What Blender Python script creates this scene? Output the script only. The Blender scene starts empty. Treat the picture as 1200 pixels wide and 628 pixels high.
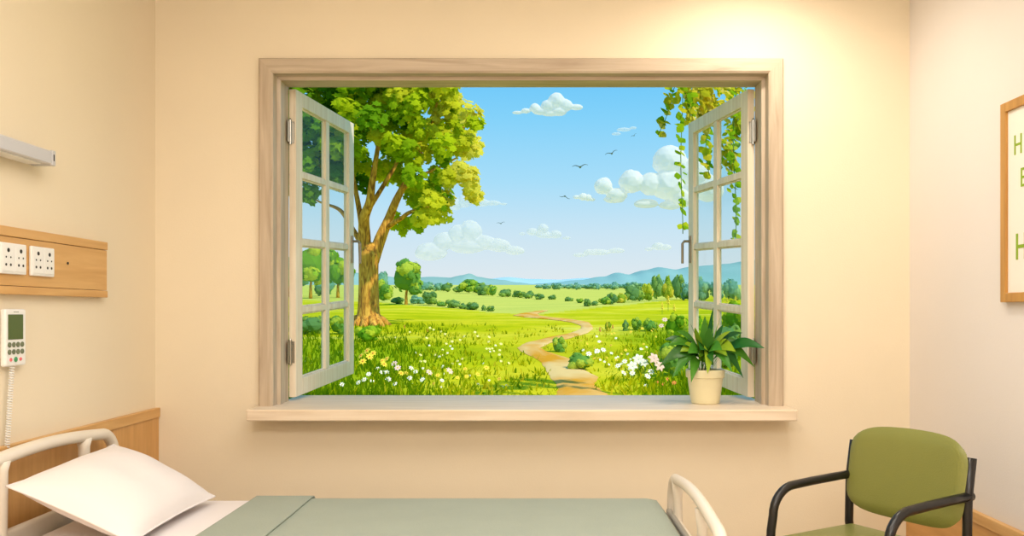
import bpy, bmesh, math, random
from mathutils import Vector, noise as mnoise
random.seed(7)
sc = bpy.context.scene
COL = sc.collection
PI = math.pi
# ------------------------------------------------------------------ camera maths (1200 x 628 photograph)
F, CX, CY, EYE = 1008.0, 630.0, 366.0, 1.31
def P(x, y, Y):
    return Vector(((x - CX) / F * Y, Y, EYE - (y - CY) / F * Y))
def lin(c):
    return tuple(((v / 255) / 12.92 if v / 255 <= .04045 else ((v / 255 + .055) / 1.055) ** 2.4) for v in c)
def lerp(a, b, t): return a + (b - a) * t
def sstep(a, b, t):
    t = max(0., min(1., (t - a) / (b - a))); return t * t * (3 - 2 * t)

# ------------------------------------------------------------------ materials
def new_mat(name):
    m = bpy.data.materials.new(name); m.use_nodes = True
    nt = m.node_tree; b = nt.nodes['Principled BSDF']
    return m, nt, b
def flat(name, rgb, rough=.5, metal=0., spec=.5, bump=0., bscale=60., var=0., vscale=6., trans=0.):
    m, nt, b = new_mat(name)
    c = (*lin(rgb), 1)
    b.inputs['Base Color'].default_value = c
    b.inputs['Roughness'].default_value = rough
    b.inputs['Metallic'].default_value = metal
    b.inputs['Specular IOR Level'].default_value = spec
    tc = nt.nodes.new('ShaderNodeTexCoord')
    if var:
        n = nt.nodes.new('ShaderNodeTexNoise'); n.inputs['Scale'].default_value = vscale; n.inputs['Detail'].default_value = 4
        r = nt.nodes.new('ShaderNodeValToRGB')
        r.color_ramp.elements[0].position = .3; r.color_ramp.elements[1].position = .7
        r.color_ramp.elements[0].color = (*[v * (1 - var) for v in c[:3]], 1)
        r.color_ramp.elements[1].color = (*[min(1, v * (1 + var)) for v in c[:3]], 1)
        nt.links.new(tc.outputs['Object'], n.inputs['Vector']); nt.links.new(n.outputs['Fac'], r.inputs['Fac'])
        nt.links.new(r.outputs['Color'], b.inputs['Base Color'])
    if bump:
        n = nt.nodes.new('ShaderNodeTexNoise'); n.inputs['Scale'].default_value = bscale; n.inputs['Detail'].default_value = 3
        bp = nt.nodes.new('ShaderNodeBump'); bp.inputs['Strength'].default_value = bump; bp.inputs['Distance'].default_value = .01
        nt.links.new(tc.outputs['Object'], n.inputs['Vector']); nt.links.new(n.outputs['Fac'], bp.inputs['Height'])
        nt.links.new(bp.outputs['Normal'], b.inputs['Normal'])
    return m
def wood(name, c0, c1, axis, rough=.45, stretch=14., scale=2.2):
    m, nt, b = new_mat(name)
    tc = nt.nodes.new('ShaderNodeTexCoord'); mp = nt.nodes.new('ShaderNodeMapping')
    s = [stretch] * 3; s[axis] = 1.0
    mp.inputs['Scale'].default_value = s
    n = nt.nodes.new('ShaderNodeTexNoise'); n.inputs['Scale'].default_value = scale; n.inputs['Detail'].default_value = 6; n.inputs['Distortion'].default_value = .6
    r = nt.nodes.new('ShaderNodeValToRGB')
    r.color_ramp.elements[0].position = .32; r.color_ramp.elements[1].position = .68
    r.color_ramp.elements[0].color = (*lin(c0), 1); r.color_ramp.elements[1].color = (*lin(c1), 1)
    nt.links.new(tc.outputs['Object'], mp.inputs['Vector']); nt.links.new(mp.outputs['Vector'], n.inputs['Vector'])
    nt.links.new(n.outputs['Fac'], r.inputs['Fac']); nt.links.new(r.outputs['Color'], b.inputs['Base Color'])
    b.inputs['Roughness'].default_value = rough
    bp = nt.nodes.new('ShaderNodeBump'); bp.inputs['Strength'].default_value = .12; bp.inputs['Distance'].default_value = .004
    nt.links.new(n.outputs['Fac'], bp.inputs['Height']); nt.links.new(bp.outputs['Normal'], b.inputs['Normal'])
    return m
def leafy(name, trans=.35, gloss=0.):
    """colour comes from the per-leaf attribute Col; a share of the light passes through the leaf"""
    m = bpy.data.materials.new(name); m.use_nodes = True; nt = m.node_tree; nt.nodes.clear()
    out = nt.nodes.new('ShaderNodeOutputMaterial'); at = nt.nodes.new('ShaderNodeAttribute'); at.attribute_name = 'Col'
    d = nt.nodes.new('ShaderNodeBsdfDiffuse'); t = nt.nodes.new('ShaderNodeBsdfTranslucent'); mx = nt.nodes.new('ShaderNodeMixShader')
    mx.inputs[0].default_value = trans
    nt.links.new(at.outputs['Color'], d.inputs['Color']); nt.links.new(at.outputs['Color'], t.inputs['Color'])
    nt.links.new(d.outputs[0], mx.inputs[1]); nt.links.new(t.outputs[0], mx.inputs[2]); nt.links.new(mx.outputs[0], out.inputs[0])
    if gloss:
        g = nt.nodes.new('ShaderNodeBsdfGlossy'); g.inputs['Roughness'].default_value = .35; m3 = nt.nodes.new('ShaderNodeMixShader'); m3.inputs[0].default_value = gloss
        nt.links.new(mx.outputs[0], m3.inputs[1]); nt.links.new(g.outputs[0], m3.inputs[2]); nt.links.new(m3.outputs[0], out.inputs[0])
    return m

M = {}
M['wall_cream'] = flat('cream_paint', (238, 223, 196), .7, bump=.08, bscale=180, var=.02, vscale=1.5)
M['wall_pale'] = flat('pale_paint', (233, 226, 222), .7, bump=.08, bscale=180, var=.015, vscale=1.5)
M['ceiling'] = flat('ceiling_paint', (244, 240, 232), .8)
M['floor'] = flat('vinyl_floor', (196, 180, 158), .4, var=.06, vscale=3)
M['render'] = flat('outer_render', (225, 210, 185), .8, bump=.2)
for ax, nm in ((0, 'x'), (1, 'y'), (2, 'z')):
    M['lime_' + nm] = wood('limed_wood_' + nm, (174, 153, 129), (206, 188, 164), ax, .5)
    M['oak_' + nm] = wood('oak_' + nm, (205, 154, 90), (222, 176, 112), ax, .4)
    M['oakd_' + nm] = wood('dark_oak_' + nm, (202, 150, 84), (218, 166, 100), ax, .4)
M['sash_wood'] = wood('sash_limed_wood', (234, 214, 186), (250, 237, 214), 2, .5)
M['sill_wood'] = wood('sill_limed_wood', (226, 204, 176), (242, 224, 200), 0, .5)
M['frame_oak'] = wood('poster_oak', (178, 126, 54), (200, 148, 72), 2, .4)
M['steel'] = flat('hinge_steel', (170, 165, 155), .3, metal=1.)
M['bronze'] = flat('handle_metal', (150, 138, 120), .4, metal=.8)
M['white_plastic'] = flat('white_plastic', (240, 238, 234), .35)
M['light_metal'] = flat('lamp_housing', (200, 198, 200), .35)
M['dark'] = flat('dark_slot', (40, 36, 32), .6)
M['screen'] = flat('lcd_screen', (86, 100, 58), .25)
M['olive'] = flat('button_olive', (112, 120, 92), .5)
M['red_button'] = flat('button_pink', (226, 110, 118), .45)
M['green_button'] = flat('button_green', (70, 150, 96), .45)
M['bedplastic'] = flat('bed_cream_plastic', (232, 222, 206), .35)
M['bedgrey'] = flat('bed_grey_plastic', (178, 172, 160), .45)
M['mattress'] = flat('mattress_cover', (216, 210, 196), .7)
M['linen'] = flat('white_linen', (238, 230, 228), .85, bump=.25, bscale=9)
M['blanket'] = flat('sage_blanket', (160, 168, 154), .9, bump=.25, bscale=160, var=.03, vscale=5)
M['vinyl'] = flat('green_vinyl', (126, 128, 62), .4, bump=.1, bscale=200, var=.04, vscale=3)
M['black'] = flat('black_tube', (26, 24, 23), .3)
M['poster'] = flat('poster_paper', (246, 238, 228), .6)
M['lime_ink'] = flat('poster_ink', (140, 172, 34), .6)
M['pot'] = flat('cream_pot', (234, 224, 184), .45, var=.03, vscale=12)
M['soil'] = flat('soil', (70, 50, 34), .95, bump=.6, bscale=80)
M['leaf'] = leafy('leaf', .48)
M['plantleaf'] = leafy('house_plant_leaf', .2, .03)
M['bush'] = leafy('bush_leaf', .25)
M['grass'] = leafy('grass_blade', .6)
M['stemgreen'] = flat('flower_stem', (92, 138, 30), .7)
for nm, c in dict(white=(248, 244, 222), yellow=(246, 214, 50), cream=(248, 236, 150), pink=(244, 206, 186), orange=(230, 132, 50), red=(216, 84, 56)).items():
    M['petal_' + nm] = flat('petal_' + nm, c, .7)
M['bird'] = flat('bird_feathers', (92, 112, 116), .8)
m, nt, b = new_mat('bark')
tc = nt.nodes.new('ShaderNodeTexCoord'); mp = nt.nodes.new('ShaderNodeMapping'); mp.inputs['Scale'].default_value = (7, 7, 1.6)
n = nt.nodes.new('ShaderNodeTexNoise'); n.inputs['Scale'].default_value = 2.4; n.inputs['Detail'].default_value = 5; n.inputs['Distortion'].default_value = 1.
r = nt.nodes.new('ShaderNodeValToRGB'); e = r.color_ramp.elements
e[0].position = .34; e[0].color = (*lin((140, 88, 30)), 1); e[1].position = .66; e[1].color = (*lin((240, 186, 76)), 1)
x_ = e.new(.5); x_.color = (*lin((212, 150, 50)), 1)
nt.links.new(tc.outputs['Object'], mp.inputs[0]); nt.links.new(mp.outputs[0], n.inputs['Vector']); nt.links.new(n.outputs['Fac'], r.inputs[0]); nt.links.new(r.outputs[0], b.inputs['Base Color'])
b.inputs['Roughness'].default_value = .9; M['bark'] = m
# glass: clear pane with a weak reflection
m = bpy.data.materials.new('window_glass'); m.use_nodes = True; nt = m.node_tree; nt.nodes.clear()
out = nt.nodes.new('ShaderNodeOutputMaterial'); t = nt.nodes.new('ShaderNodeBsdfTransparent'); g = nt.nodes.new('ShaderNodeBsdfGlossy'); mx = nt.nodes.new('ShaderNodeMixShader')
t.inputs[0].default_value = (.93, .96, .95, 1); g.inputs['Roughness'].default_value = .05; mx.inputs[0].default_value = .03
nt.links.new(t.outputs[0], mx.inputs[1]); nt.links.new(g.outputs[0], mx.inputs[2]); nt.links.new(mx.outputs[0], out.inputs[0]); M['glass'] = m
def cloud_mat(name, alpha, rgb=(250, 246, 242)):
    m = bpy.data.materials.new(name); m.use_nodes = True; nt = m.node_tree; nt.nodes.clear()
    out = nt.nodes.new('ShaderNodeOutputMaterial'); t = nt.nodes.new('ShaderNodeBsdfTransparent'); d = nt.nodes.new('ShaderNodeBsdfDiffuse'); mx = nt.nodes.new('ShaderNodeMixShader')
    d.inputs[0].default_value = (*lin(rgb), 1); mx.inputs[0].default_value = alpha
    tl_ = nt.nodes.new('ShaderNodeBsdfTranslucent'); tl_.inputs[0].default_value = (*lin(rgb), 1); m2 = nt.nodes.new('ShaderNodeMixShader'); m2.inputs[0].default_value = .35
    nt.links.new(d.outputs[0], m2.inputs[1]); nt.links.new(tl_.outputs[0], m2.inputs[2])
    nt.links.new(t.outputs[0], mx.inputs[1]); nt.links.new(m2.outputs[0], mx.inputs[2]); nt.links.new(mx.outputs[0], out.inputs[0]); return m
M['cloud'] = cloud_mat('cloud_white', .6, (255, 250, 244)); M['cloud_thin'] = cloud_mat('cloud_thin', .3, (255, 250, 246))
# meadow ground: streaky yellow-green grass colours
def meadow_mat(name):
    m, nt, b = new_mat(name)
    tc = nt.nodes.new('ShaderNodeTexCoord')
    mp = nt.nodes.new('ShaderNodeMapping'); mp.inputs['Scale'].default_value = (.16, .5, 0)
    n = nt.nodes.new('ShaderNodeTexNoise'); n.inputs['Scale'].default_value = 1.0; n.inputs['Detail'].default_value = 5; n.inputs['Distortion'].default_value = .8
    nt.links.new(tc.outputs['Object'], mp.inputs[0]); nt.links.new(mp.outputs[0], n.inputs['Vector'])
    r = nt.nodes.new('ShaderNodeValToRGB'); e = r.color_ramp.elements
    e[0].position = .28; e[0].color = (*lin((168, 180, 22)), 1)
    e[1].position = .74; e[1].color = (*lin((238, 224, 100)), 1)
    k = e.new(.45); k.color = (*lin((204, 200, 24)), 1); k = e.new(.58); k.color = (*lin((226, 211, 50)), 1)
    nt.links.new(n.outputs['Fac'], r.inputs[0])
    mp2 = nt.nodes.new('ShaderNodeMapping'); mp2.inputs['Scale'].default_value = (3, 3, 0)
    n2 = nt.nodes.new('ShaderNodeTexNoise'); n2.inputs['Scale'].default_value = 1.; n2.inputs['Detail'].default_value = 4
    nt.links.new(tc.outputs['Object'], mp2.inputs[0]); nt.links.new(mp2.outputs[0], n2.inputs['Vector'])
    r2 = nt.nodes.new('ShaderNodeValToRGB'); r2.color_ramp.elements[0].position = .35; r2.color_ramp.elements[1].position = .7
    r2.color_ramp.elements[0].color = (.82, .9, .8, 1); r2.color_ramp.elements[1].color = (1.08, 1.04, 1, 1)
    mul = nt.nodes.new('ShaderNodeMix'); mul.data_type = 'RGBA'; mul.blend_type = 'MULTIPLY'; mul.inputs[0].default_value = 1
    nt.links.new(n2.outputs['Fac'], r2.inputs[0])
    nt.links.new(r.outputs[0], mul.inputs[6]); nt.links.new(r2.outputs[0], mul.inputs[7])
    # plant mix attribute: greener turf / yellower turf
    at = nt.nodes.new('ShaderNodeAttribute'); at.attribute_name = 'Col'
    mx = nt.nodes.new('ShaderNodeMix'); mx.data_type = 'RGBA'
    nt.links.new(at.outputs['Alpha'], mx.inputs[0]); nt.links.new(mul.outputs[2], mx.inputs[6]); nt.links.new(at.outputs['Color'], mx.inputs[7])
    nt.links.new(mx.outputs[2], b.inputs['Base Color'])
    b.inputs['Roughness'].default_value = 1.; b.inputs['Specular IOR Level'].default_value = 0.
    return m
M['meadow'] = meadow_mat('meadow_turf')
m, nt, b = new_mat('path_earth')
tc = nt.nodes.new('ShaderNodeTexCoord'); n = nt.nodes.new('ShaderNodeTexNoise'); n.inputs['Scale'].default_value = 1.3; n.inputs['Detail'].default_value = 4; n.inputs['Distortion'].default_value = .5
mp = nt.nodes.new('ShaderNodeMapping'); mp.inputs['Scale'].default_value = (1.1, .42, 1)
r = nt.nodes.new('ShaderNodeValToRGB'); e = r.color_ramp.elements
e[0].position = .40; e[0].color = (*lin((228, 158, 46)), 1); e[1].position = .6; e[1].color = (*lin((242, 202, 132)), 1)
nt.links.new(tc.outputs['Object'], mp.inputs[0]); nt.links.new(mp.outputs[0], n.inputs['Vector']); nt.links.new(n.outputs['Fac'], r.inputs[0]); nt.links.new(r.outputs[0], b.inputs['Base Color'])
b.inputs['Roughness'].default_value = 1.; b.inputs['Specular IOR Level'].default_value = 0.; M['path'] = m
M['hill_near'] = flat('hazy_hill', (150, 186, 174), 1., spec=0., var=.12, vscale=.03)  # blue-green haze of distance painted into the base colour
M['hill_right'] = flat('hazy_hill_teal', (140, 180, 174), 1., spec=0., var=.14, vscale=.03)  # same painted haze, more teal
M['hill_far'] = flat('far_hill', (176, 212, 222), 1., spec=0., var=.05, vscale=.01)  # palest painted haze, for the farthest ridge
M['plain'] = flat('far_plain', (190, 218, 200), 1., spec=0., var=.05, vscale=.02)

# ------------------------------------------------------------------ mesh helpers
def wloc(o):
    v = Vector((0, 0, 0))
    while o is not None:
        v += o.location; o = o.parent
    return v
class MB:
    def __init__(self, f=None):
        self.v, self.f, self.mi, self.c, self.fn, self.cur, self.col = [], [], [], [], f, 0, (1, 1, 1, 1)
    def add(self, verts, faces):
        k = len(self.v)
        for p in verts:
            p = Vector(p); self.v.append(self.fn(p) if self.fn else p)
        for fc in faces:
            self.f.append([k + i for i in fc]); self.mi.append(self.cur); self.c.append(self.col)
    def box(self, x0, x1, y0, y1, z0, z1):
        self.add([(x, y, z) for x in (x0, x1) for y in (y0, y1) for z in (z0, z1)],
                 [(0, 1, 3, 2), (4, 6, 7, 5), (0, 4, 5, 1), (2, 3, 7, 6), (0, 2, 6, 4), (1, 5, 7, 3)])
        return self
    def tube(self, pts, r, n=12, cap=True, closed=False):
        pts = [Vector(p) for p in pts]; N = len(pts)
        rs = r if isinstance(r, (list, tuple)) else [r] * N
        vs, fs = [], []; up = None
        for i, p in enumerate(pts):
            a = pts[(i - 1) % N] if (i or closed) else p; c = pts[(i + 1) % N] if (i < N - 1 or closed) else p
            d = (c - a)
            if d.length < 1e-9: d = Vector((0, 0, 1))
            d.normalize()
            if up is None:
                up = Vector((0, 0, 1)) if abs(d.z) < .9 else Vector((1, 0, 0))
            s = d.cross(up)
            if s.length < 1e-6: s = d.orthogonal()
            s.normalize(); up = s.cross(d).normalized()
            for k in range(n):
                t = 2 * PI * k / n; vs.append(p + (s * math.cos(t) + up * math.sin(t)) * rs[i])
        for i in range(N if closed else N - 1):
            j = (i + 1) % N
            for k in range(n):
                fs.append((i * n + k, i * n + (k + 1) % n, j * n + (k + 1) % n, j * n + k))
        if cap and not closed:
            fs.append(tuple(range(n))[::-1]); fs.append(tuple((N - 1) * n + k for k in range(n)))
        self.add(vs, fs); return self
    def lathe(self, prof, c, n=32, axis=2):
        vs, fs = [], []
        for (r, h) in prof:
            for k in range(n):
                t = 2 * PI * k / n; q = [r * math.cos(t), r * math.sin(t)]
                q.insert(axis, h); vs.append((c[0] + q[0], c[1] + q[1], c[2] + q[2]))
        for i in range(len(prof) - 1):
            for k in range(n):
                fs.append((i * n + k, i * n + (k + 1) % n, (i + 1) * n + (k + 1) % n, (i + 1) * n + k))
        fs.append(tuple(range(n))[::-1]); fs.append(tuple((len(prof) - 1) * n + k for k in range(n)))
        self.add(vs, fs); return self
    def prism(self, poly, axis, a, b):
        """polygon in the two other axes (in order), extruded along axis from a to b"""
        n = len(poly); vs = []
        for h in (a, b):
            for p in poly:
                q = list(p); q.insert(axis, h); vs.append(q)
        fs = [tuple(range(n))[::-1], tuple(n + k for k in range(n))] + [(k, (k + 1) % n, n + (k + 1) % n, n + k) for k in range(n)]
        self.add(vs, fs); return self
    def grid(self, rows, closed=False):
        n = len(rows[0]); vs = [p for r_ in rows for p in r_]
        fs = [(i * n + k, i * n + k + 1, (i + 1) * n + k + 1, (i + 1) * n + k) for i in range(len(rows) - 1) for k in range(n - 1)]
        if closed: fs += [(i * n + n - 1, i * n, (i + 1) * n, (i + 1) * n + n - 1) for i in range(len(rows) - 1)]
        self.add(vs, fs); return self
    def build(self, name, mats, parent=None, bevel=0., seg=2, smooth=False, subd=0, solid=0., origin=None, colors=False, recalc=True):
        me = bpy.data.meshes.new(name)
        if parent is not None: org = wloc(parent)
        elif origin is not None: org = Vector(origin)
        else:
            lo = [min(p[i] for p in self.v) for i in range(3)]; hi = [max(p[i] for p in self.v) for i in range(3)]
            org = Vector(((lo[0] + hi[0]) / 2, (lo[1] + hi[1]) / 2, lo[2]))
        me.from_pydata([p - org for p in self.v], [], self.f)
        mats = mats if isinstance(mats, (list, tuple)) else [mats]
        for m_ in mats: me.materials.append(m_)
        me.polygons.foreach_set('material_index', self.mi)
        if colors:
            at = me.color_attributes.new('Col', 'FLOAT_COLOR', 'CORNER'); buf = []
            for pl in me.polygons: buf.extend(list(self.c[pl.index]) * pl.loop_total)
            at.data.foreach_set('color', buf)
        if recalc:
            bm = bmesh.new(); bm.from_mesh(me); bmesh.ops.recalc_face_normals(bm, faces=bm.faces); bm.to_mesh(me); bm.free()
        if smooth: me.polygons.foreach_set('use_smooth', [True] * len(me.polygons))
        me.update()
        o = bpy.data.objects.new(name, me); COL.objects.link(o)
        if parent is not None: o.parent = parent
        else: o.location = org
        if solid:
            md = o.modifiers.new('Solid', 'SOLIDIFY'); md.thickness = solid; md.offset = 0
        if bevel:
            md = o.modifiers.new('Bevel', 'BEVEL'); md.width = bevel; md.segments = seg; md.limit_method = 'ANGLE'
        if subd:
            md = o.modifiers.new('Sub', 'SUBSURF'); md.levels = subd; md.render_levels = subd
        return o
def tag(o, label=None, cat=None, group=None, kind=None):
    if label: o['label'] = label
    if cat: o['category'] = cat
    if group: o['group'] = group
    if kind: o['kind'] = kind
    return o
def empty(name, loc):
    o = bpy.data.objects.new(name, None); COL.objects.link(o); o.location = loc; o.empty_display_size = .1
    return o
def rbox(x0, x1, y0, y1, z0, z1, r, seg=5):
    """box with rounded edges, as an MB"""
    bm = bmesh.new(); bmesh.ops.create_cube(bm, size=1)
    for v in bm.verts:
        v.co = Vector((lerp(x0, x1, v.co.x + .5), lerp(y0, y1, v.co.y + .5), lerp(z0, z1, v.co.z + .5)))
    bmesh.ops.bevel(bm, geom=list(bm.edges), offset=r, segments=seg, affect='EDGES', profile=.5)
    b = MB(); bm.verts.index_update()
    b.add([v.co.copy() for v in bm.verts], [[v.index for v in f.verts] for f in bm.faces]); bm.free()
    return b
def arc(c, r, a0, a1, n, u, w):
    c, u, w = Vector(c), Vector(u), Vector(w)
    return [c + (u * math.cos(lerp(a0, a1, i / n)) + w * math.sin(lerp(a0, a1, i / n))) * r for i in range(n + 1)]

# ------------------------------------------------------------------ the room shell
XL, XR, YB, YF, ZC = -1.867, 1.817, 4.2, -1.6, 2.98
OX0, OX1, OZ0, OZ1 = -1.283, 1.12, .856, 2.47        # clear window opening
WT = .22
def struct(b, name, mat, label, cat, **k):
    o = b.build(name, mat, **k); return tag(o, label, cat, None, 'structure')
b = MB()
for z0, z1, x0, x1 in ((0, .80, XL - .15, XR + .15), (OZ1 + .03, ZC, XL - .15, XR + .15), (.80, OZ1 + .03, XL - .15, OX0 - .03), (.80, OZ1 + .03, OX1 + .03, XR + .15)):
    b.box(x0, x1, YB, YB + WT, z0, z1)
struct(b, 'wall_back', M['wall_cream'], 'cream painted wall around the open window', 'wall')
struct(MB().box(XL - .15, XL, YF, YB, 0, ZC), 'wall_left', M['wall_cream'], 'cream wall behind the bed head with oak boards', 'wall')
struct(MB().box(XR, XR + .15, YF, YB, 0, ZC), 'wall_right', M['wall_pale'], 'pale off-white wall carrying the framed poster', 'wall')
struct(MB().box(XL - .15, XR + .15, YF - .15, YF, 0, ZC), 'wall_front', M['wall_cream'], 'cream wall opposite the window', 'wall')
struct(MB().box(XL - .15, XR + .15, YF - .15, YB + WT, -.1, 0), 'floor', M['floor'], 'beige vinyl floor of the room', 'floor')
struct(MB().box(XL - .3, XR + .3, YF - .3, 5.0, ZC, ZC + .1), 'ceiling', M['ceiling'], 'white ceiling slab of the room with an added eave past the window wall', 'ceiling')  # eave past the window wall added to keep sun off the sashes

# ------------------------------------------------------------------ window: frame, sill, two open sashes
win = empty('window_1', (-.08, YB, OZ0))
tag(win, 'wide limed-wood window with both glazed sashes swung open and a deep sill', 'window', None, 'structure')
cw = .075
ox0, ox1, oz1 = -1.352, 1.192, 2.542               # outer edges of the casing
def jamb(xo, xi, s):
    """stepped jamb profile in plan (x, y); s is +1 when the opening lies towards +x"""
    pr = [(xo, YB - .001), (xo, YB - .030), (xo + s * .006, YB - .036), (xi - s * .010, YB - .036), (xi, YB - .028),
          (xi, YB + .035), (xi + s * .016, YB + .042), (xi + s * .016, YB + .085), (xi + s * .004, YB + .092), (xi + s * .004, YB + WT), (xi - s * .028, YB + WT), (xi - s * .028, YB - .001)]
    b = MB(); n = len(pr); vs = []
    for (x, y) in pr: vs.append((x, y, OZ0))
    for (x, y) in pr: vs.append((x, y, OZ1 + (xi - x) * s * (oz1 - OZ1) / ((xi - xo) * s)))
    b.add(vs, [tuple(range(n)), tuple(n + k for k in range(n))] + [(k, (k + 1) % n, n + (k + 1) % n, n + k) for k in range(n)])
    return b
jamb(ox0, OX0, 1).build('jamb', M['lime_z'], win)
jamb(ox1, OX1, -1).build('jamb', M['lime_z'], win)
pr = [(YB - .001, oz1), (YB - .030, oz1), (YB - .036, oz1 - .006), (YB - .036, OZ1 + .010), (YB - .028, OZ1), (YB + .035, OZ1), (YB + .042, OZ1 - .016), (YB + .085, OZ1 - .016), (YB + .092, OZ1 - .004), (YB + WT, OZ1 - .004), (YB + WT, OZ1 + .028), (YB - .001, OZ1 + .028)]
b = MB(); n = len(pr); vs = []
for xi, xo, s in ((OX0, ox0, 1), (OX1, ox1, -1)):
    for (y, z) in pr:
        vs.append((xi + (z - OZ1) / (oz1 - OZ1) * (xo - xi), y, z))
b.add(vs, [tuple(range(n)), tuple(n + k for k in range(n))] + [(k, (k + 1) % n, n + (k + 1) % n, n + k) for k in range(n)])
b.build('frame_head', M['lime_x'], win)
ys0, ys1 = 4.015, 4.72
poly = [(-1.362, ys0), (1.215, ys0), (1.215, YB - .001), (OX1 + .027, YB - .001), (OX1 + .027, ys1), (OX0 - .027, ys1), (OX0 - .027, YB - .001), (-1.362, YB - .001)]
MB().prism(poly, 2, .802, .856).build('sill', M['sill_wood'], win, bevel=.006)

def make_sash(side):
    hx = (OX0 + .004) if side < 0 else (OX1 - .004)
    s = -side                                        # +1: opening lies towards +x
    hinge = Vector((hx, YB + .225, 0))
    fx, fy = ((-1.165 - .0, 5.46) if side < 0 else (.956, 5.46))
    d = Vector((fx - (hx + s * .036), fy - hinge.y, 0)); W = d.length; d.normalize()
    nrm = Vector((d.y, -d.x, 0)) * s                 # towards the opening
    tilt = .049 / W
    def f(p):                                        # p = (along sash, thickness, z)
        q = hinge + d * p.x + nrm * p.y; q.z = p.z + tilt * p.x; return q
    z0, z1, T = .8735, 2.458, .036
    st, rail_t, rail_b, mun = .10, .075, .088, .045
    fr = MB(f)
    fr.box(0, st, 0, T, z0, z1); fr.box(W - st, W, 0, T, z0, z1)
    fr.box(st, W - st, 0, T, z1 - rail_t, z1); fr.box(st, W - st, 0, T, z0, z0 + rail_b)
    mid = W / 2 + .01
    fr.box(mid - mun * .7, mid + mun * .7, .004, T - .004, z0 + rail_b, z1 - rail_t)
    hgt = (z1 - rail_t) - (z0 + rail_b)
    for k in (1, 2, 3):
        zc = z0 + rail_b + hgt * k / 4
        fr.box(st, mid - mun * .7, .004, T - .004, zc - .016, zc + .016)
        fr.box(mid + mun * .7, W - st, .004, T - .004, zc - .016, zc + .016)
    # thin glazing beads round each light
    for c0, c1 in ((st, mid - mun * .7), (mid + mun * .7, W - st)):
        for k in range(4):
            a = z0 + rail_b + hgt * k / 4 + (.016 if k else 0); e = z0 + rail_b + hgt * (k + 1) / 4 - (.016 if k < 3 else 0)
            for q in ((c0, c0 + .008, a, e), (c1 - .008, c1, a, e), (c0, c1, a, a + .008), (c0, c1, e - .008, e)):
                fr.box(q[0], q[1], .010, .022, q[2], q[3])
    sash = fr.build('sash', M['sash_wood'], win, bevel=.0025)
    pn = MB(f)
    for c0, c1 in ((st, mid - mun * .7), (mid + mun * .7, W - st)):
        for k in range(4):
            a = z0 + rail_b + hgt * k / 4 + (.014 if k else 0); e = z0 + rail_b + hgt * (k + 1) / 4 - (.014 if k < 3 else 0)
            pn.box(c0, c1, .014, .018, a, e)
    pn.build('pane', M['glass'], sash)
    hd = MB(f); zc = 1.66; xh = W - st * .45
    hd.box(xh - .016, xh + .016, T, T + .008, zc - .085, zc + .085)
    hd.tube([(xh, T + .006, zc + .05), (xh, T + .040, zc + .05), (xh, T + .052, zc + .035), (xh, T + .052, zc - .09)], .0085, 10)
    hd.build('handle', M['bronze'], sash, bevel=.002)
    for zc in (2.235, 1.105):
        h = MB()
        hp = hinge + nrm * .012; hp = Vector((hinge.x + s * .010, hinge.y - .012, 0))
        h.tube([(hp.x, hp.y, zc - .062), (hp.x, hp.y, zc + .062)], .0085, 10)
        h.tube([(hp.x, hp.y, zc + .062), (hp.x, hp.y, zc + .072)], [.006, .003], 8)
        h.box(hp.x - .002, hp.x + .002, hp.y - .045, hp.y, zc - .055, zc + .055)
        h.box(min(hp.x, hp.x + s * .020), max(hp.x, hp.x + s * .020), hp.y + .006, hp.y + .0105, zc - .055, zc + .055)
        h.build('hinge', M['steel'], sash)
    return sash
make_sash(-1); make_sash(1)

# ------------------------------------------------------------------ potted plant on the sill
PX, PY = .838, 4.30
plant = empty('potted_plant', (PX, PY, .856))
tag(plant, 'leafy dark green plant in a cream pot on the window sill', 'plant')
prof = [(.0, .0), (.066, .0), (.070, .004), (.073, .022), (.074, .026), (.0875, .128), (.094, .130), (.0955, .134), (.0965, .166), (.095, .170), (.088, .170), (.086, .150), (.0, .148)]
MB().lathe([(max(r, .0005), h) for r, h in prof], (PX, PY, .856)).build('pot', M['pot'], plant, smooth=False, bevel=.001)
plant.children[0].data.polygons.foreach_set('use_smooth', [True] * len(plant.children[0].data.polygons))
MB().lathe([(.0005, .147), (.085, .149), (.08, .156), (.04, .160), (.0005, .161)], (PX, PY, .856), 24).build('soil', M['soil'], plant, smooth=True)
def leaf_strip(root, tip, width, lift, col, fold=.25, n=9, stalk=.22, twist=0., bend=.5):
    root, tip = Vector(root), Vector(tip); b = MB(); b.col = (*lin(col), 1)
    d = tip - root; side = d.cross(Vector((0, 0, 1)))
    if side.length < .03: side = Vector((1, .2, 0))
    side.normalize(); rows = []
    for i in range(n + 1):
        t = i / n
        c = root + d * t + Vector((0, 0, 1)) * lift * 4 * t * (1 - t) * (1 - bend * t)
        w = 0.0025 if t < stalk else width * .5 * max(.02, math.sin(PI * ((t - stalk) / (1 - stalk)) ** .75)) ** .9
        sd = (side * math.cos(twist) + Vector((0, 0, 1)) * math.sin(twist) * (1 if side.y > 0 else -1)).normalized()
        up = Vector((0, 0, 1)) * w * fold
        rows.append([c - sd * w + up, c - sd * w * .5 + up * .4, c, c + sd * w * .5 + up * .4, c + sd * w + up])
    b.grid(rows); return b
rt = Vector((PX, PY - .005, 1.012))
dg, mg, lg = (44, 100, 38), (78, 136, 36), (146, 182, 44)
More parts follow.
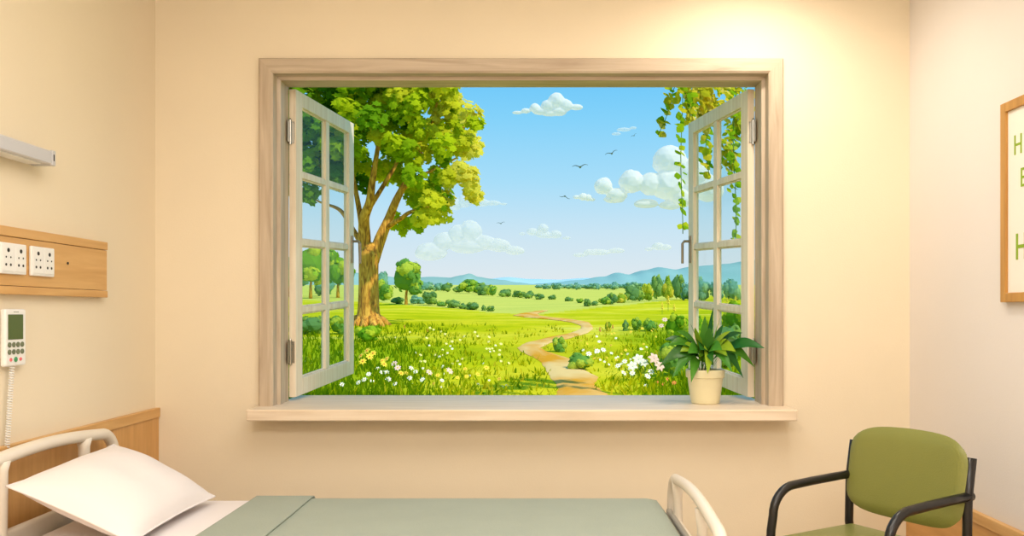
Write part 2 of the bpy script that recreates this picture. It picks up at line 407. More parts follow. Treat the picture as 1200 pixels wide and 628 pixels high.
tips = [((783, 405), 4.24, .06, .06, mg), ((792, 436), 4.22, .06, .08, dg), ((815, 384), 4.20, .05, .03, lg), ((870, 390), 4.22, .055, .05, dg), ((884, 430), 4.20, .06, .08, mg), ((820, 410), 4.15, .06, .05, dg), ((846, 410), 4.14, .06, .05, mg), ((862, 412), 4.16, .06, .06, lg), ((806, 414), 4.17, .06, .05, mg), ((832, 384), 4.22, .05, .02, mg), ((773, 429), 4.20, .062, .07, dg), ((779, 398), 4.30, .05, .05, dg), ((788, 443), 4.18, .055, .08, mg), ((810, 448), 4.17, .062, .07, mg),
        ((829, 438), 4.14, .058, .08, lg), ((871, 443), 4.18, .07, .10, dg), ((896, 408), 4.16, .06, .06, dg), ((879, 421), 4.24, .03, .06, lg),
        ((836, 360), 4.30, .035, .01, dg), ((826, 370), 4.27, .045, .01, mg), ((809, 379), 4.25, .05, .02, dg), ((848, 380), 4.33, .05, .02, dg),
        ((862, 398), 4.30, .055, .05, mg), ((797, 412), 4.22, .06, .05, lg), ((852, 417), 4.17, .058, .06, lg), ((840, 400), 4.20, .05, .03, mg),
        ((816, 398), 4.21, .055, .03, dg), ((786, 415), 4.34, .06, .06, mg), ((866, 428), 4.26, .06, .07, mg), ((803, 430), 4.30, .06, .07, dg),
        ((856, 388), 4.24, .045, .03, lg), ((793, 388), 4.27, .05, .04, mg), ((821, 418), 4.16, .05, .05, mg), ((844, 372), 4.25, .03, .01, lg), ((835, 425), 4.15, .045, .06, dg),
        ((882, 405), 4.28, .05, .04, mg), ((800, 400), 4.33, .05, .03, dg), ((858, 436), 4.15, .055, .08, mg)]
for k, ((x, y), Y, w, lf, c) in enumerate(tips):
    r0 = rt + Vector((random.uniform(-.03, .03), random.uniform(-.03, .03), 0))
    c = tuple(max(0, v + random.randint(-8, 8)) for v in c)
    leaf_strip(r0, P(x, y, Y), w * 1.2, lf * 1.7, c, twist=random.uniform(.45, 1.05)).build('leaf', M['plantleaf'], plant, smooth=True, colors=True, recalc=False, subd=1)

# ------------------------------------------------------------------ left wall: lamp, socket board, handset, bed-head board
lamp = empty('wall_lamp', (XL, 2.75, 1.855))
tag(lamp, 'long pale grey reading lamp fixed high on the wall above the socket board', 'wall lamp')
lx = XL + .08
b = MB().prism([(XL, 1.853), (XL, 1.905), (lx - .006, 1.905), (lx, 1.899), (lx, 1.858), (lx - .005, 1.853)], 1, 2.2, 3.15) if False else MB()
pr = [(XL + .001, 1.853), (XL + .001, 1.905), (lx - .006, 1.905), (lx, 1.899), (lx, 1.858), (lx - .005, 1.853)]
b.add([(x, 2.15, z) for x, z in pr] + [(x, 3.165, z) for x, z in pr], [tuple(range(6)), tuple(range(6, 12))] + [(k, (k + 1) % 6, 6 + (k + 1) % 6, 6 + k) for k in range(6)])
b.build('housing', M['light_metal'], lamp)
MB().box(XL + .012, lx - .014, 2.2, 3.12, 1.848, 1.854).build('diffuser', M['white_plastic'], lamp, bevel=.002)
MB().box(XL + .001, lx + .002, 3.165, 3.188, 1.851, 1.907).build('end_cap', M['light_metal'], lamp, bevel=.003)
MB().box(lx + .001, lx + .004, 3.172, 3.176, 1.868, 1.892).build('pull_slot', M['dark'], lamp)

board = empty('socket_board', (XL, 2.9, 1.374))
tag(board, 'oak board on the wall above the bed carrying white sockets', 'board')
bx = XL + .028
MB().box(XL + .001, bx, 2.1, 3.672, 1.404, 1.573).build('panel', M['oak_y'], board)
MB().box(XL + .001, bx + .004, 2.1, 3.674, 1.575, 1.609).build('top_strip', M['oak_y'], board, bevel=.003)
MB().box(XL + .001, bx + .004, 2.1, 3.674, 1.373, 1.402).build('bottom_strip', M['oak_y'], board, bevel=.003)
b = MB(); b.tube([(bx, 3.365, 1.502), (bx + .003, 3.365, 1.502)], .005, 10); b.build('screw', M['dark'], board)
def socket(yc, lab):
    e = empty('wall_socket', (bx, yc, 1.445)); tag(e, lab, 'socket')
    MB().box(bx + .0005, bx + .012, yc - .074, yc + .074, 1.443, 1.551).build('cover_plate', M['white_plastic'], e, bevel=.004)
    for s in (-1, 1):
        m = MB().box(bx + .012, bx + .0145, yc + s * .036 - .032, yc + s * .036 + .032, 1.452, 1.542).build('module', M['white_plastic'], e, bevel=.0015)
        cy = yc + s * .036
        h = MB()
        for dy, dz, r in ((0, .028, .0075), (-.013, .004, .0035), (.013, .004, .0035), (-.013, -.022, .005), (.013, -.022, .005)):
            h.tube([(bx + .0140, cy + dy, 1.497 + dz), (bx + .0152, cy + dy, 1.497 + dz)], r, 10)
        h.build('pin_hole', M['dark'], m)
    return e
socket(3.002, 'white double socket plate on the oak board, further from the board end')
socket(3.180, 'white double socket plate on the oak board, beside the small screw')

hs = empty('bed_handset', (XL, 3.03, 1.12))
tag(hs, 'white wall handset with a dark screen and keys hanging above the pillow', 'handset')
hx = XL + .032
rbox(XL + .012, hx, 2.965, 3.088, 1.121, 1.322, .008, 3).build('body', M['white_plastic'], hs, smooth=False)
MB().box(XL + .001, XL + .013, 2.985, 3.068, 1.15, 1.30).build('wall_bracket', M['white_plastic'], hs, bevel=.002)
MB().box(hx - .001, hx + .0025, 2.980, 3.066, 1.215, 1.303).build('screen', M['screen'], hs, bevel=.002)
for rz in (1.197, 1.172):
    for k in range(4):
        y = 2.987 + k * .0245
        b = MB(); b.tube([(hx - .001, y, rz), (hx + .003, y, rz), (hx + .004, y, rz)], [.0092, .0092, .006], 12); b.build('key', M['olive'], hs)
for k, mm in enumerate(('red_button', 'green_button', 'red_button')):
    b = MB(); y = 2.995 + k * .028
    b.tube([(hx - .001, y, 1.145), (hx + .003, y, 1.145), (hx + .004, y, 1.145)], [.0062 if k != 1 else .009, .0062 if k != 1 else .009, .004], 12); b.build('key', M[mm], hs)
b = MB()
for k in range(3): b.box(hx, hx + .001, 3.014 + k * .010, 3.020 + k * .010, 1.310, 1.313)
b.build('speaker_slot', M['olive'], hs)
pts = []
for i in range(420):
    t = i / 419; a = t * 2 * PI * 34
    pts.append((XL + .022 + .007 * math.cos(a), 3.02 - .03 * t + .007 * math.sin(a), 1.124 - t * .30))
MB().tube(pts, .0022, 6).build('cord', M['white_plastic'], hs, smooth=True)

hb = empty('headboard_panel', (XL, 3.0, .30)); tag(hb, 'oak wall panel with a top rail behind the bed head', 'wall panel')
MB().box(XL + .001, XL + .018, 1.9, YB - .001, .30, .800).build('panel', M['oakd_z'], hb)
MB().box(XL + .001, XL + .026, 1.9, YB - .001, .800, .846).build('top_rail', M['oak_y'], hb, bevel=.003)
wg = empty('wall_guard', (XR, 3.0, .12)); tag(wg, 'oak wall guard board low on the pale wall behind the green chair', 'wall guard')
MB().box(XR - .018, XR - .001, 1.6, YB - .001, .10, .448).build('panel', M['oakd_y'], wg)
MB().box(XR - .028, XR - .001, 1.6, YB - .001, .448, .492).build('top_rail', M['oak_y'], wg, bevel=.003)

# ------------------------------------------------------------------ bed
bed = empty('hospital_bed', (-.62, 3.115, 0)); tag(bed, 'hospital bed with cream plastic hoop ends standing along the window wall', 'bed')
def hoop(X, ztop, rise, zc_low, yn, yf, r, lean=0.):
    """hoop in the Y-Z plane: up at the near end, over, down at the far end"""
    pts = []; R = .11
    pts += [(X, yn, .30), (X, yn, ztop - R - .04)]
    for i in range(9):
        a = PI - (PI / 2) * i / 8; pts.append((X, yn + R + R * math.cos(a), ztop - R + R * math.sin(a)))
    for i in range(1, 12):
        t = i / 12; pts.append((X, lerp(yn + R, yf - R, t), ztop + rise * math.sin(PI * t)))
    for i in range(9):
        a = PI / 2 - (PI / 2) * i / 8; pts.append((X, yf - R + R * math.cos(a), ztop - R + R * math.sin(a)))
    pts += [(X, yf, ztop - R - .04), (X, yf, .30)]
    return pts
XH, XFT = -1.785, .565
hd = MB().tube(hoop(XH, .812, .022, 0, 2.62, 3.625, .022), .023, 16).build('headboard_hoop', M['bedplastic'], bed, smooth=True)
for y in (2.86, 3.385):
    MB().tube([(XH, y, .30), (XH, y, .6), (XH, y, .78), (XH, y, .815)], [.021, .020, .022, .03], 14).build('post', M['bedplastic'], hd, smooth=True)
rbox(XH - .014, XH + .014, 2.60, 3.64, .34, .58, .012, 3).build('headboard_panel', M['bedplastic'], hd)
ft = MB().tube(hoop(XFT, .630, .028, 0, 2.60, 3.612, .022), .021, 16).build('footboard_hoop', M['bedplastic'], bed, smooth=True)
for y in (2.97, 3.49):
    MB().tube([(XFT + .004, y, .30), (XFT + .004, y, .46), (XFT + .004, y, .56), (XFT + .004, y, .633)], [.022, .020, .018, .026], 14).build('post', M['bedplastic'], ft, smooth=True)
rbox(XFT - .028, XFT - .004, 2.60, 3.60, .34, .492, .010, 3).build('footboard_panel', M['bedgrey'], ft)
rbox(XFT - .004, XFT + .018, 2.62, 3.58, .34, .470, .008, 3).build('footboard_rail', M['bedplastic'], ft)
MB().box(XH + .016, XFT - .03, 2.66, 3.58, .30, .38).build('base_frame', M['bedgrey'], bed, bevel=.006)
for x in (XH + .1, XFT - .12):
    for y in (2.72, 3.50):
        lg_ = MB().tube([(x, y, .30), (x, y, .10)], .022, 12).build('leg', M['bedgrey'], bed, smooth=True)
        MB().tube([(x - .014, y, .05), (x + .014, y, .05)], .05, 20).build('caster', M['black'], lg_)
rbox(-1.755, .515, 2.655, 3.565, .385, .532, .045, 5).build('mattress', M['mattress'], bed, smooth=True)
b = rbox(-1.752, -.96, 2.647, 3.573, .40, .537, .045, 5)
tag(b.build('bed_sheet', M['linen'], smooth=True), 'white bed sheet showing between the pillow and the green blanket', 'sheet')
# blanket: draped sheet with a turned-down double edge
def drape(x0, x1, e, zt, foot=True):
    """cross-section over the mattress, lofted along x; e = offset outwards"""
    rows = []
    n = 44
    for i in range(n + 1):
        x = lerp(x0, x1, i / n)
        dropx = 0.
        if foot and x > x1 - .07:
            q = (x - (x1 - .07)) / .07; dropx = .055 * (1 - math.sqrt(max(0, 1 - q * q)))
        row = []
        y0, y1, R = 2.642 - e, 3.578 + e, .05
        inset = 0.
        if foot and x > x1 - .06:
            q = (x - (x1 - .06)) / .06; inset = .05 * (1 - math.sqrt(max(0, 1 - q * q)))
        y0 += inset; y1 -= inset
        for z in (.36, .42, zt - R): row.append((x, y0 - .004 * math.sin(9 * x), min(z, zt - R)))
        for k in range(1, 5):
            a = PI + (-PI / 2) * k / 4; row.append((x, y0 + R + R * math.cos(a), zt - R + R * math.sin(a)))
        for k in range(1, 16):
            t = k / 16; y = lerp(y0 + R, y1 - R, t)
            row.append((x, y, zt + .0035 * mnoise.noise(Vector((x * 3.1, y * 3.3, e * 50)))))
        for k in range(0, 5):
            a = PI / 2 - (PI / 2) * k / 4; row.append((x, y1 - R + R * math.cos(a), zt - R + R * math.sin(a)))
        for z in (zt - R, .42, .36): row.append((x, y1 + .004 * math.sin(8 * x), min(z, zt - R)))
        rows.append([(px_, py_, pz_ - dropx) for px_, py_, pz_ in row])
    return MB().grid(rows)
bl = drape(-1.150, .524, .004, .543).build('blanket', M['blanket'], smooth=True, solid=.006)
tag(bl, 'sage green blanket spread flat over the foot end of the bed', 'blanket')
drape(-1.156, -.925, .012, .5515, False).build('turned_edge', M['blanket'], bl, smooth=True, solid=.008)
# pillow leaning on the headboard
A, Bc, Cc, Dc = Vector((-1.705, 2.760, .752)), Vector((-1.705, 3.46, .778)), Vector((-1.295, 3.45, .572)), Vector((-1.295, 2.745, .575))
nrm = (Bc - A).cross(Dc - A).normalized()
if nrm.z < 0: nrm = -nrm
n = 28; b = MB(); pil_c = (A + Bc + Cc + Dc) / 4
def prow(sgn, thick):
    rows = []
    for i in range(n + 1):
        u = i / n; row = []
        for j in range(n + 1):
            v = j / n
            uu = u * 2 - 1; vv = v * 2 - 1
            # edges pull in between the corners
            uu2 = uu * (1 - .055 * (1 - vv * vv)); vv2 = vv * (1 - .04 * (1 - uu * uu))
            U, V = (uu2 + 1) / 2, (vv2 + 1) / 2
            p = A * (1 - U) * (1 - V) + Bc * (1 - U) * V + Cc * U * V + Dc * U * (1 - V)
            h = ((1 - abs(uu) ** 2.3) * (1 - abs(vv) ** 2.3)) ** .55
            wr = .006 * mnoise.noise(Vector((u * 4, v * 5, sgn))) * h + .004 * math.sin(14 * v + 5 * u) * (1 - h) * h
            row.append(p + nrm * (sgn * thick * h + wr))
        rows.append(row)
    return rows
b.grid(prow(1, .088)); b.grid(prow(-1, .075))
pil = b.build('pillow', M['linen'], smooth=True)
tag(pil, 'plump white pillow leaning against the head end of the bed', 'pillow')
rows = prow(1, 0.); edge = [rows[0][j] for j in range(n + 1)] + [rows[i][n] for i in range(1, n + 1)] + [rows[n][j] for j in range(n - 1, -1, -1)] + [rows[i][0] for i in range(n - 1, 0, -1)]
MB().tube(edge, .0035, 8, closed=True).build('piping', M['linen'], pil, smooth=True)

# ------------------------------------------------------------------ armchair in the corner
FD, SD = Vector((-.86, -.51, 0)), Vector((-.51, .86, 0)); CO = Vector((1.483, 2.99, 0))
def cf(p): return CO + FD * p[0] + SD * p[1] + Vector((0, 0, p[2]))   # (forward, sideways, height)
cc = cf((.22, .25, 0))
ch = empty('armchair', cc); tag(ch, 'green vinyl armchair with black tubular arms standing in the room corner', 'chair')
for s in (0., .5):
    pts = [(.46, s, 0), (.435, s, .25), (.415, s, .50)]
    pts += [(.405 - .11 * (1 - math.cos(a)), s, .55 + .105 * math.sin(a)) for a in [PI / 2 * k / 8 for k in range(9)]]
    pts += [(.20, s, .660), (.08, s, .664), (-.04, s, .667)]
    arm = MB().tube([cf(p) for p in pts], .0165, 14).build('arm_tube', M['black'], ch, smooth=True)
    pts2 = [(-.10, s, 0), (-.055, s, .25), (-.015, s, .48), (-.02, s, .66), (-.045, s, .80)]
    MB().tube([cf(p) for p in pts2], .0165, 14).build('back_leg', M['black'], ch, smooth=True)
MB().tube([cf((.38, 0, .415)), cf((.38, .5, .415))], .012, 10).build('seat_bar', M['black'], ch, smooth=True)
MB().tube([cf((.0, 0, .43)), cf((.0, .5, .43))], .012, 10).build('seat_bar', M['black'], ch, smooth=True)
b = rbox(.0, .47, .02, .48, .420, .480, .026, 5); b.v = [cf((p.x, p.y, p.z + .012 * (1 - ((p.y - .25) / .25) ** 2) * (1 if p.z > .45 else 0))) for p in b.v]
b.build('seat', M['vinyl'], ch, smooth=True)
# back pad: curved, rounded corners, leaning back
nu, nv = 24, 14; fr_, bk = [], []
def pad(u, v, off):
    # superellipse outline
    a = u * 2 - 1; c = v * 2 - 1
    x = a * math.sqrt(max(0, 1 - .22 * c ** 6)); y_ = c * math.sqrt(max(0, 1 - .30 * a ** 6))
    s = .25 + x * .250; z = .700 + y_ * .158 + .012 * (1 - a * a) * (1 if c > 0 else -1) * abs(c)
    h = ((1 - abs(a) ** 5) * (1 - abs(c) ** 5)) ** .4
    f = .012 - (z - .55) * .16 - .035 * (1 - (a) ** 2) + off * h
    return cf((f, s, z))
for sg in (.024, -.02):
    rows = [[pad(i / nu, j / nv, sg) for i in range(nu + 1)] for j in range(nv + 1)]
    (fr_ if sg > 0 else bk).extend(rows)
b = MB(); b.grid(fr_); b.grid(bk); b.build('backrest', M['vinyl'], ch, smooth=True)

# ------------------------------------------------------------------ framed poster
pf = empty('framed_poster', (XR, 3.0, 1.349)); tag(pf, 'oak framed white poster with green capital letters on the pale wall', 'poster')
y0, y1, z0, z1, xf = 2.55, 3.333, 1.349, 2.114, XR - .025; bw = .036
b = MB()
for q in ((y0, y0 + bw, z0, z1), (y1 - bw, y1, z0, z1), (y0 + bw, y1 - bw, z0, z0 + bw), (y0 + bw, y1 - bw, z1 - bw, z1)):
    b.box(xf, XR - .001, *q)
b.build('frame', M['frame_oak'], pf, bevel=.002)
MB().box(XR - .014, XR - .004, y0 + bw - .002, y1 - bw + .002, z0 + bw - .002, z1 - bw + .002).build('print', M['poster'], pf)
def bars(name, y, z, w, h, t, kind):
    b = MB(); X0, X1 = XR - .0155, XR - .0135
    R = lambda a0, a1, c0, c1: b.box(X0, X1, y - a1, y - a0, z + c0, z + c1)
    R(0, t, 0, h)
    if kind == 'H': R(w - t, w, 0, h); R(t, w - t, h / 2 - t / 2, h / 2 + t / 2)
    else: R(t, w, 0, t); R(t, w, h - t, h); R(t, w * .9, h / 2 - t / 2, h / 2 + t / 2)
    b.build('letter', M['lime_ink'], pf)
bars('H', 3.252, 1.310 + .594, .050, .074, .009, 'H')
bars('E', 3.208, 1.310 + .468, .044, .070, .009, 'E')
bars('H', 3.240, 1.310 + .198, .066, .098, .013, 'H')

# ------------------------------------------------------------------ outdoors: terrain
TAB = [(4.45, .60), (7.0, .636), (9.5, .707), (13, .871), (17, 1.074), (26, 1.336), (34, 1.31 + 10 / F * 34), (45, 1.31 + 15.5 / F * 45), (60, 1.31 + 20.5 / F * 60), (80, 1.31 + 24.5 / F * 80), (120, 1.31 + 28.5 / F * 120), (170, 1.31 + 30.5 / F * 170), (260, 1.31 + 32. / F * 260), (900, 1.31 + 33. / F * 900)]
def base(Y):
    if Y <= TAB[0][0]: return TAB[0][1]
    for (a, za), (c, zc) in zip(TAB, TAB[1:]):
        if Y <= c:
            return lerp(za, zc, (Y - a) / (c - a))
    return TAB[-1][1]
def gz(X, Y):
    z = base(Y)
    u = X / Y
    z += .0035 * Y * mnoise.noise(Vector((X * .35, Y * .22, 3.))) * sstep(8, 14, Y) * (1 - sstep(24, 60, Y))
    z += .16 * sstep(.10, .20, u) * sstep(7.0, 9.5, Y) * (1 - sstep(11, 15, Y))          # bank beyond the path
    return z
def ground_hit(x, y):
    Y = 5.0
    while Y < 800:
        p = P(x, y, Y)
        if p.z <= gz(p.x, Y): break
        Y *= 1.008
    return Vector((p.x, Y, gz(p.x, Y)))
FB = []                       # hedge line where the near meadow meets the paler hay fields
for x_, y_ in ((150, 350), (300, 350), (430, 354), (480, 358.5), (551, 364), (585, 367), (600, 368.5), (630, 369.5), (660, 365), (700, 361), (740, 357), (780, 352), (830, 347), (900, 345), (1100, 345)):
    g_ = ground_hit(x_, y_); FB.append((g_.x / g_.y, g_.y))
def field_edge(u):
    if u <= FB[0][0]: return FB[0][1]
    for (ua, ya), (ub, yb) in zip(FB, FB[1:]):
        if u <= ub: return lerp(ya, yb, (u - ua) / (ub - ua))
    return FB[-1][1]
NU = 160; rows = []; cols = []
Ys = [4.45 * (900 / 4.45) ** (i / 240) for i in range(241)]
b = MB()
us = [math.copysign(abs(lerp(-1.0, 1.0, k / NU)) ** 1.3, k - NU / 2) for k in range(NU + 1)]
rows = [[(u * (Y * .75 + 4), Y, gz(u * (Y * .75 + 4), Y)) for u in us] for Y in Ys]
b.grid(rows)
b.c = []
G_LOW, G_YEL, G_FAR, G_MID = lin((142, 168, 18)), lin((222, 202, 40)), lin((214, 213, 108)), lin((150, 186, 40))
for i in range(len(Ys) - 1):
    Y = Ys[i]
    for k in range(NU):
        X = us[k] * (Y * .75 + 4); u = X / Y
        nz = mnoise.noise(Vector((X * .5, Y * .5, 1.)))
        left = sstep(-.07, -.19, u + nz * .05) * (1 - sstep(11, 15, Y)) * .8
        right = sstep(.07, .14, u + nz * .04) * (1 - sstep(14, 24, Y)) * .8
        mid = (1 - sstep(.0, .11, abs(u - .01) + nz * .03)) * (1 - sstep(11, 18, Y)) * .55
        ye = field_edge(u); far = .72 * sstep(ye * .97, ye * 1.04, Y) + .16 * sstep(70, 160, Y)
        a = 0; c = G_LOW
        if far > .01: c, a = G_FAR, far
        elif mid > max(left, right): c, a = G_YEL, mid
        else: c, a = G_LOW, max(left, right)
        b.c.append((*c, a))
gr = b.build('ground', M['meadow'], smooth=True, colors=True, recalc=False, origin=(0, 0, 0))
tag(gr, 'rolling yellow-green meadow outside the window', 'meadow', None, 'structure')
# the winding path
PW = [(466, 650, 716), (458, 654, 704), (450, 652, 696), (443, 645, 702), (437, 641, 690), (431, 638, 678), (425, 634, 680), (419, 625, 662), (413, 611, 642), (408, 606, 633), (402, 617, 646), (396, 642, 671), (391, 667, 688), (386, 681, 695), (382, 681, 694), (378, 670, 690), (374.5, 644, 670), (372, 615, 645), (370, 601, 632), (368, 608, 630), (366, 622, 636), (364.3, 633, 643)]
rows = []
fine = []
for (ya, la, ra), (yb, lb, rb) in zip(PW, PW[1:]):
    for k in range(4):
        t = k / 4; fine.append((lerp(ya, yb, t), lerp(la, lb, t), lerp(ra, rb, t)))
fine.append(PW[-1])
for y, l, r_ in fine:
    j = 2.2 * mnoise.noise(Vector((y * .33, 0, 0))) * (y - 360) / 80
    g0, g1 = ground_hit(l + j, y), ground_hit(r_ + j, y)
    row = []
    for k in range(7):
        q = g0.lerp(g1, k / 6); q.z = gz(q.x, q.y) + .004 + .00035 * q.y + (.010 if 0 < k < 6 else -.004); row.append(q)
    rows.append(row)
pa = MB().grid(rows).build('path', M['path'], smooth=True, recalc=False, origin=(0, 0, 0))
tag(pa, 'sandy footpath winding through the meadow', 'path', None, 'structure')
for p in pa.data.polygons: pass

# hills, with distance haze carried by their colours
def ridge(name, pts, Y, ybase, mat, label, depth, amp):
    """pts: silhouette; built as a rounded ridge with a front and a rear slope"""
    xs = [p[0] for p in pts]; rows = []
    N = 160
    def prof(x):
        for (xa, ya), (xb, yb) in zip(pts, pts[1:]):
            if x <= xb:
                t = (x - xa) / (xb - xa); return lerp(ya, yb, t * t * (3 - 2 * t))
        return pts[-1][1]
    for j in range(17):
        t = j / 16 * 2 - 1
        row = []
        for i in range(N + 1):
            x = lerp(xs[0], xs[-1], i / N)
            top = P(x, prof(x), Y); bot = P(x, ybase, Y)
            h = math.cos(t * PI / 2) ** .8
            bumps = amp * (mnoise.noise(Vector((top.x * .045, t * 5, Y))) + .5 * mnoise.noise(Vector((top.x * .13, t * 9, Y))))
            row.append((top.x, Y + t * depth, bot.z + (top.z - bot.z) * h + bumps * h - (1 - h) * 2))
        rows.append(row)
    o = MB().grid(rows).build(name, mat, smooth=True, recalc=False, origin=(0, Y, 0))
    tag(o, label, 'hill', None, 'structure')
ridge('hills', [(150, 316), (300, 318), (380, 312), (430, 321), (452, 325), (480, 327), (505, 325), (530, 326), (542, 323), (551, 321), (562, 325), (575, 327), (590, 328), (606, 331), (625, 333), (650, 337)], 330, 337, M['hill_near'], 'hills tinted hazy blue-green behind the small tree', 40, .5)
ridge('hills', [(600, 336), (640, 332), (680, 328), (705, 325), (722, 320), (735, 322), (752, 317), (770, 313), (788, 316), (806, 313), (822, 312), (850, 309), (880, 305), (960, 306), (1080, 315), (1200, 318)], 400, 337, M['hill_right'], 'hills tinted hazy teal rising beyond the pale farther fields', 50, .6)
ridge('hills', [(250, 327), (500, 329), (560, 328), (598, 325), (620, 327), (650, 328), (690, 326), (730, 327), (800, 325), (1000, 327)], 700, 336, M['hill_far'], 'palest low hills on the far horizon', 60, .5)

# ------------------------------------------------------------------ big tree
TY = 15.2
tb = ground_hit(432, 381); TY = tb.y
tree = empty('meadow_tree', tb)
tag(tree, 'large leafy tree with a golden brown trunk, tallest in the meadow', 'tree')
def br(pts, name='branch', parent=None, dz=None, n=12):
    """pts: (x, y, width px, depth offset)"""
    q = [P(x, y, TY + d) for x, y, w, d in pts]; r = [w / 2 / F * TY for x, y, w, d in pts]
    # resample smoothly
    Q, R = [], []
    for i in range(len(q) - 1):
        p0, p1, p2, p3 = q[max(i - 1, 0)], q[i], q[i + 1], q[min(i + 2, len(q) - 1)]
        for k in range(5):
            t = k / 5
            Q.append(.5 * ((2 * p1) + (p2 - p0) * t + (2 * p0 - 5 * p1 + 4 * p2 - p3) * t * t + (3 * p1 - p0 - 3 * p2 + p3) * t ** 3)); R.append(lerp(r[i], r[i + 1], t))
    Q.append(q[-1]); R.append(r[-1])
    return MB().tube(Q, R, n)
trunk = br([(432, 384, 36, 0), (432, 374, 29, 0), (432, 360, 25, 0), (432, 335, 23, 0), (432, 310, 23, 0), (433, 299, 25, 0), (434, 290, 18, 0), (434, 284, 8, 0)], n=20)
for (x, y, d) in ((412, 386, -.3), (452, 388, -.35), (456, 382, .1), (424, 390, -.5), (440, 388, -.5), (408, 380, .1)):
    trunk.tube([P(lerp(432, x, .25), 362, TY + d * .15), P(lerp(432, x, .42), 372, TY + d * .3), P(lerp(432, x, .72), y - 6, TY + d * .75), P(x, y - 1, TY + d), P(lerp(432, x, 1.25), y + 3, TY + d * 1.2)], [.06, .085, .075, .045, .02], 10)
tk = trunk.build('trunk', M['bark'], tree, smooth=True)
for pts in ([(428, 308, 15, 0), (427, 278, 15, 0), (427, 255, 12, -.1), (433, 238, 10, -.2), (436, 215, 8, -.3), (440, 190, 6, -.3), (446, 150, 4, -.3), (448, 110, 3, -.3)],
            [(437, 306, 15, 0), (446, 279, 14, .05), (455, 258, 11, .1), (463, 238, 9.5, 0), (471, 222, 8, 0), (483, 202, 6, -.1), (492, 180, 5, -.1), (505, 150, 3.5, 0), (512, 120, 2.5, 0)],
            [(453, 268, 7, .1), (460, 262, 6, -.1), (470, 256, 5, -.2), (480, 249, 4.5, -.3), (500, 243, 3.5, -.4), (520, 238, 2, -.4)],
            [(434, 242, 6, -.2), (444, 226, 5.5, -.1), (455, 208, 5, 0), (465, 190, 4, .1), (472, 160, 3, .2)],
            [(425, 275, 8, 0), (423, 258, 7, .1), (419, 235, 6, .2), (414, 210, 5, .3), (405, 170, 4, .4), (395, 130, 3, .4)],
            [(424, 286, 7, 0), (413, 268, 6, .2), (402, 250, 5, .3), (393, 243, 4, .3), (378, 238, 2.5, .4), (366, 232, 2, .4)],
            [(470, 224, 4.5, 0), (490, 208, 4, -.2), (515, 196, 3, -.3), (535, 185, 2, -.3)],
            [(505, 152, 3, 0), (525, 145, 2.5, 0), (545, 150, 1.8, 0)]):
    br(pts).build('branch', M['bark'], tk, smooth=True)
# foliage: clumps of lobed leaves
def lobed_leaf(b, c, nrm, up, size, col):
    nrm = nrm.normalized(); s = nrm.cross(up)
    if s.length < 1e-3: s = nrm.orthogonal()
    s.normalize(); u = s.cross(nrm); b.col = (*col, 1)
    out = [(0, -.5), (.22, -.34), (.5, -.30), (.34, -.02), (.52, .22), (.22, .24), (0, .55), (-.22, .24), (-.52, .22), (-.34, -.02), (-.5, -.30), (-.22, -.34)]
    vs = [c + nrm * size * .10] + [c + s * x * size + u * y * size for x, y in out]
    b.add(vs, [(0, 1 + k, 1 + (k + 1) % 12) for k in range(12)])
CROWN = [(430, 105, 62), (500, 118, 40), (528, 160, 32), (378, 165, 48), (445, 165, 55), (498, 185, 42), (505, 232, 26), (484, 256, 16), (400, 215, 26), (364, 205, 26), (543, 140, 20), (548, 178, 16), (415, 50, 90), (480, 62, 58), (360, 110, 50), (325, 140, 50), (515, 110, 22), (535, 205, 14), (518, 246, 17), (340, 190, 34), (478, 222, 16), (500, 262, 13), (545, 222, 14)]
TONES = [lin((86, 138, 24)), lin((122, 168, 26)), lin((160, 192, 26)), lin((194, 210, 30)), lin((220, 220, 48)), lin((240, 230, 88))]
rng = random.Random(21)
fol = {}
clumps = []
tries = 0
while len(clumps) < 330 and tries < 20000:
    tries += 1
    cx, cy, r = rng.choices(CROWN, [c[2] ** 2 for c in CROWN])[0]
    a, q = rng.uniform(0, 2 * PI), math.sqrt(rng.random()) * .92
    x, y = cx + r * q * math.cos(a), cy + r * q * math.sin(a)
    dep = rng.uniform(-1, 1)
    if y > 180 and 404 < x < 482: dep = abs(dep) * .7 + .3
    half = 1.5 * math.sqrt(max(.08, 1 - ((x - 440) / 150) ** 2))
    if any((x - o[0]) ** 2 + (y - o[1]) ** 2 < 8 ** 2 and abs(dep - o[2]) < .5 for o in clumps): continue
    clumps.append((x, y, dep, half))
fb = MB()
for (x, y, dep, half) in clumps:
    c = P(x, y, TY + dep * half)
    e = (x - 388) / 150 + rng.gauss(0, .42)                    # lit sun side painted in: clump tones run yellower and paler rightwards
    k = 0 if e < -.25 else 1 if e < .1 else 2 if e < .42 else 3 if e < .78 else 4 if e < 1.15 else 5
    R = rng.uniform(.15, .29)
    for _ in range(int(20 + R * 90)):
        d = Vector((rng.gauss(0, 1), rng.gauss(0, 1), rng.gauss(0, .8))).normalized()
        p = c + d * R * rng.uniform(.45, 1.)
        nn = (d * .65 + Vector((rng.gauss(.25, .3), -.65 + rng.gauss(0, .3), .55 + rng.gauss(0, .3))))
        t = TONES[k]; v = rng.uniform(.88, 1.1)
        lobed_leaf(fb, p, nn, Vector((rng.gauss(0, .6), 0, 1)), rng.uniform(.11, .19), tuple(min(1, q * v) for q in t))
fb.build('foliage', M['leaf'], tree, colors=True, recalc=False)

